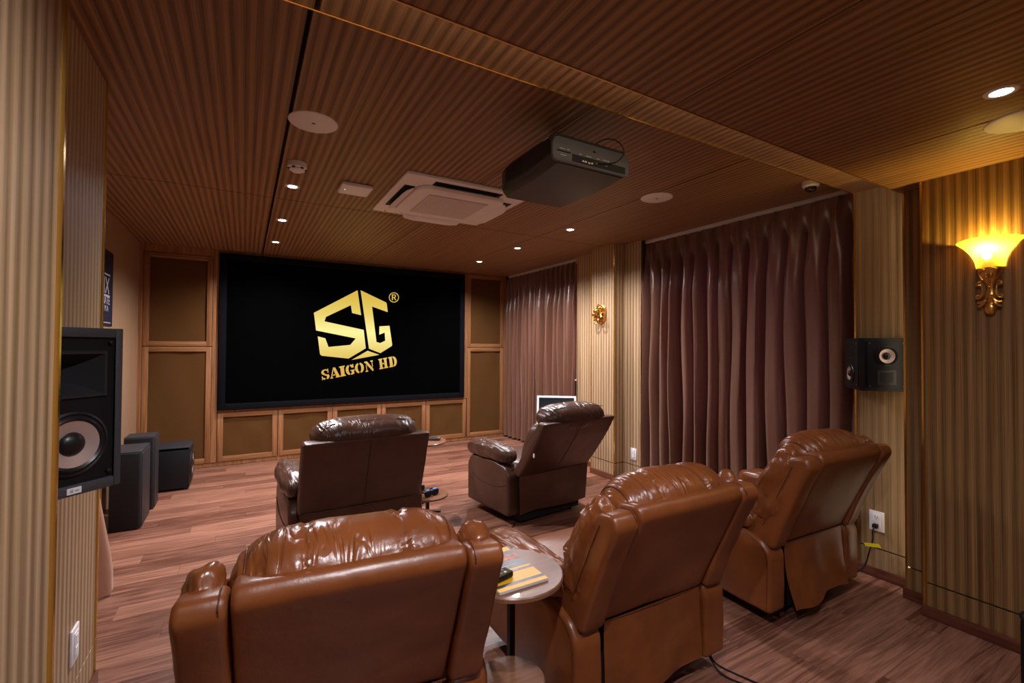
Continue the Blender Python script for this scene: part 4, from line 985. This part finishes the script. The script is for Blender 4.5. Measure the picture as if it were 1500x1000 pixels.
# ------------------------------------------------------------------ outlets
def outlet(loc, rz, label, w_=.075, h_=.125, plug=False, switch=False):
    t = thing('wall_outlet', label, 'outlet', loc, rz, 'white wall outlets')   # faces -y locally
    obj('plate', box(bmn(), -w_/2, w_/2, -.008, 0, -h_/2, h_/2, .003), 'white', t)
    obj('insert', box(bmn(), -w_*.26, w_*.26, -.011, -.006, -h_*.36, h_*.36, .002), 'white_dim', t)
    for z in (.022, -.022):
        if switch: quadbox('rocker', t, 'white', -.014, .014, -.0125, -.010, z-.014, z+.014); continue
        for x in (-.007, .007): quadbox('slot', t, 'black', x-.0013, x+.0013, -.0116, -.0105, z, z+.009)
        quadbox('slot', t, 'black', -.002, .002, -.0116, -.0105, z-.01, z-.006)
    return t
outlet((XRP, 1.395, .355), -PI/2, 'white wall outlet with a plugged cord right of the tan recliner', .08, .125)
outlet((3.63, 3.655, .30), -PI/2, 'white wall outlet between the lion pillar and the nearer curtain', .085, .125, switch=True)
outlet((XLP, 2.31, .335), PI/2, 'white wall outlet low on the left pilaster', .085, .13, switch=True)
t = thing('power_plug', 'black plug with hanging cord in the right wall outlet', 'plug', (XRP-.012, 1.395, .328), 0)
obj('plug_body', box(bmn(), -.028, 0, -.014, .014, -.012, .012, .004), 'black', t)
obj('cord', tube(bmn(), smooth_path([(-.026, 0, -.004), (-.04, .004, -.03), (-.02, .012, -.09), (-.03, .03, -.18), (-.02, .05, -.25), (-.06, .07, -.30), (-.16, .10, -.3225)]), .004, 8), 'black', t)
obj('tag_label', prism(bmn(), [(-.05, -.012), (.035, -.03), (.045, -.012), (-.036, .008)], -.0012, .0012, 0, axis='x'), 'tag', t).location = (-.034, .01, -.108)
# black post at the right picture edge
t = thing('barrier_post', 'black round topped post at the right picture edge', 'post', (2.87, .607, 0))
obj('pole', lathe(bmn(), [(.028, .02), (.028, .30), (.024, .305)], 20), 'black', t); obj('cap', cushion(bmn(), (0, 0, .322), (.031, .031, .022), 2.3, 10), 'rubber', t); obj('base', lathe(bmn(), [(.034, 0), (.034, .015), (.028, .022)], 28), 'black', t)
# ------------------------------------------------------------------ cables on the floor
def cable(pts, label, r=.004): return tag(obj('cable', tube(bmn(), smooth_path(pts, 6), r, 8), 'black'), label, 'cable')
cable([(1.83, 1.40, .10), (1.84, 1.36, .03), (1.85, 1.30, .0045), (1.90, 1.16, .0045), (1.80, 1.02, .0045)], 'black power cable under the middle tan recliner')
cable([(1.86, 1.40, .09), (1.88, 1.38, .01), (1.93, 1.22, .0045), (2.00, 1.05, .0045)], 'straight black cord beside the middle tan recliner')
cable([(1.98, 3.34, .03), (1.88, 3.22, .0045), (1.74, 3.18, .0045), (1.66, 3.08, .0045), (1.72, 2.98, .0045), (1.62, 2.9, .0045)], 'black cable coming out under the right dark recliner')
t = thing('charger', 'pale grey charger with a looped black lead on the floor', 'charger', (1.42, 2.98, 0), math.radians(-20))
obj('case', box(bmn(), -.035, .035, -.09, .09, .0, .03, .008), 'white_dim', t)
obj('lead', tube(bmn(), smooth_path([(-.02, .085, .02), (-.01, .10, .10), (.06, .08, .13), (.12, .0, .07), (.16, -.08, .0045)]), .004, 8), 'black', t)
print('objects', len(bpy.data.objects), 'tris', sum(len(m_.loop_triangles) if m_.loop_triangles else sum(len(p.vertices)-2 for p in m_.polygons) for m_ in bpy.data.meshes))
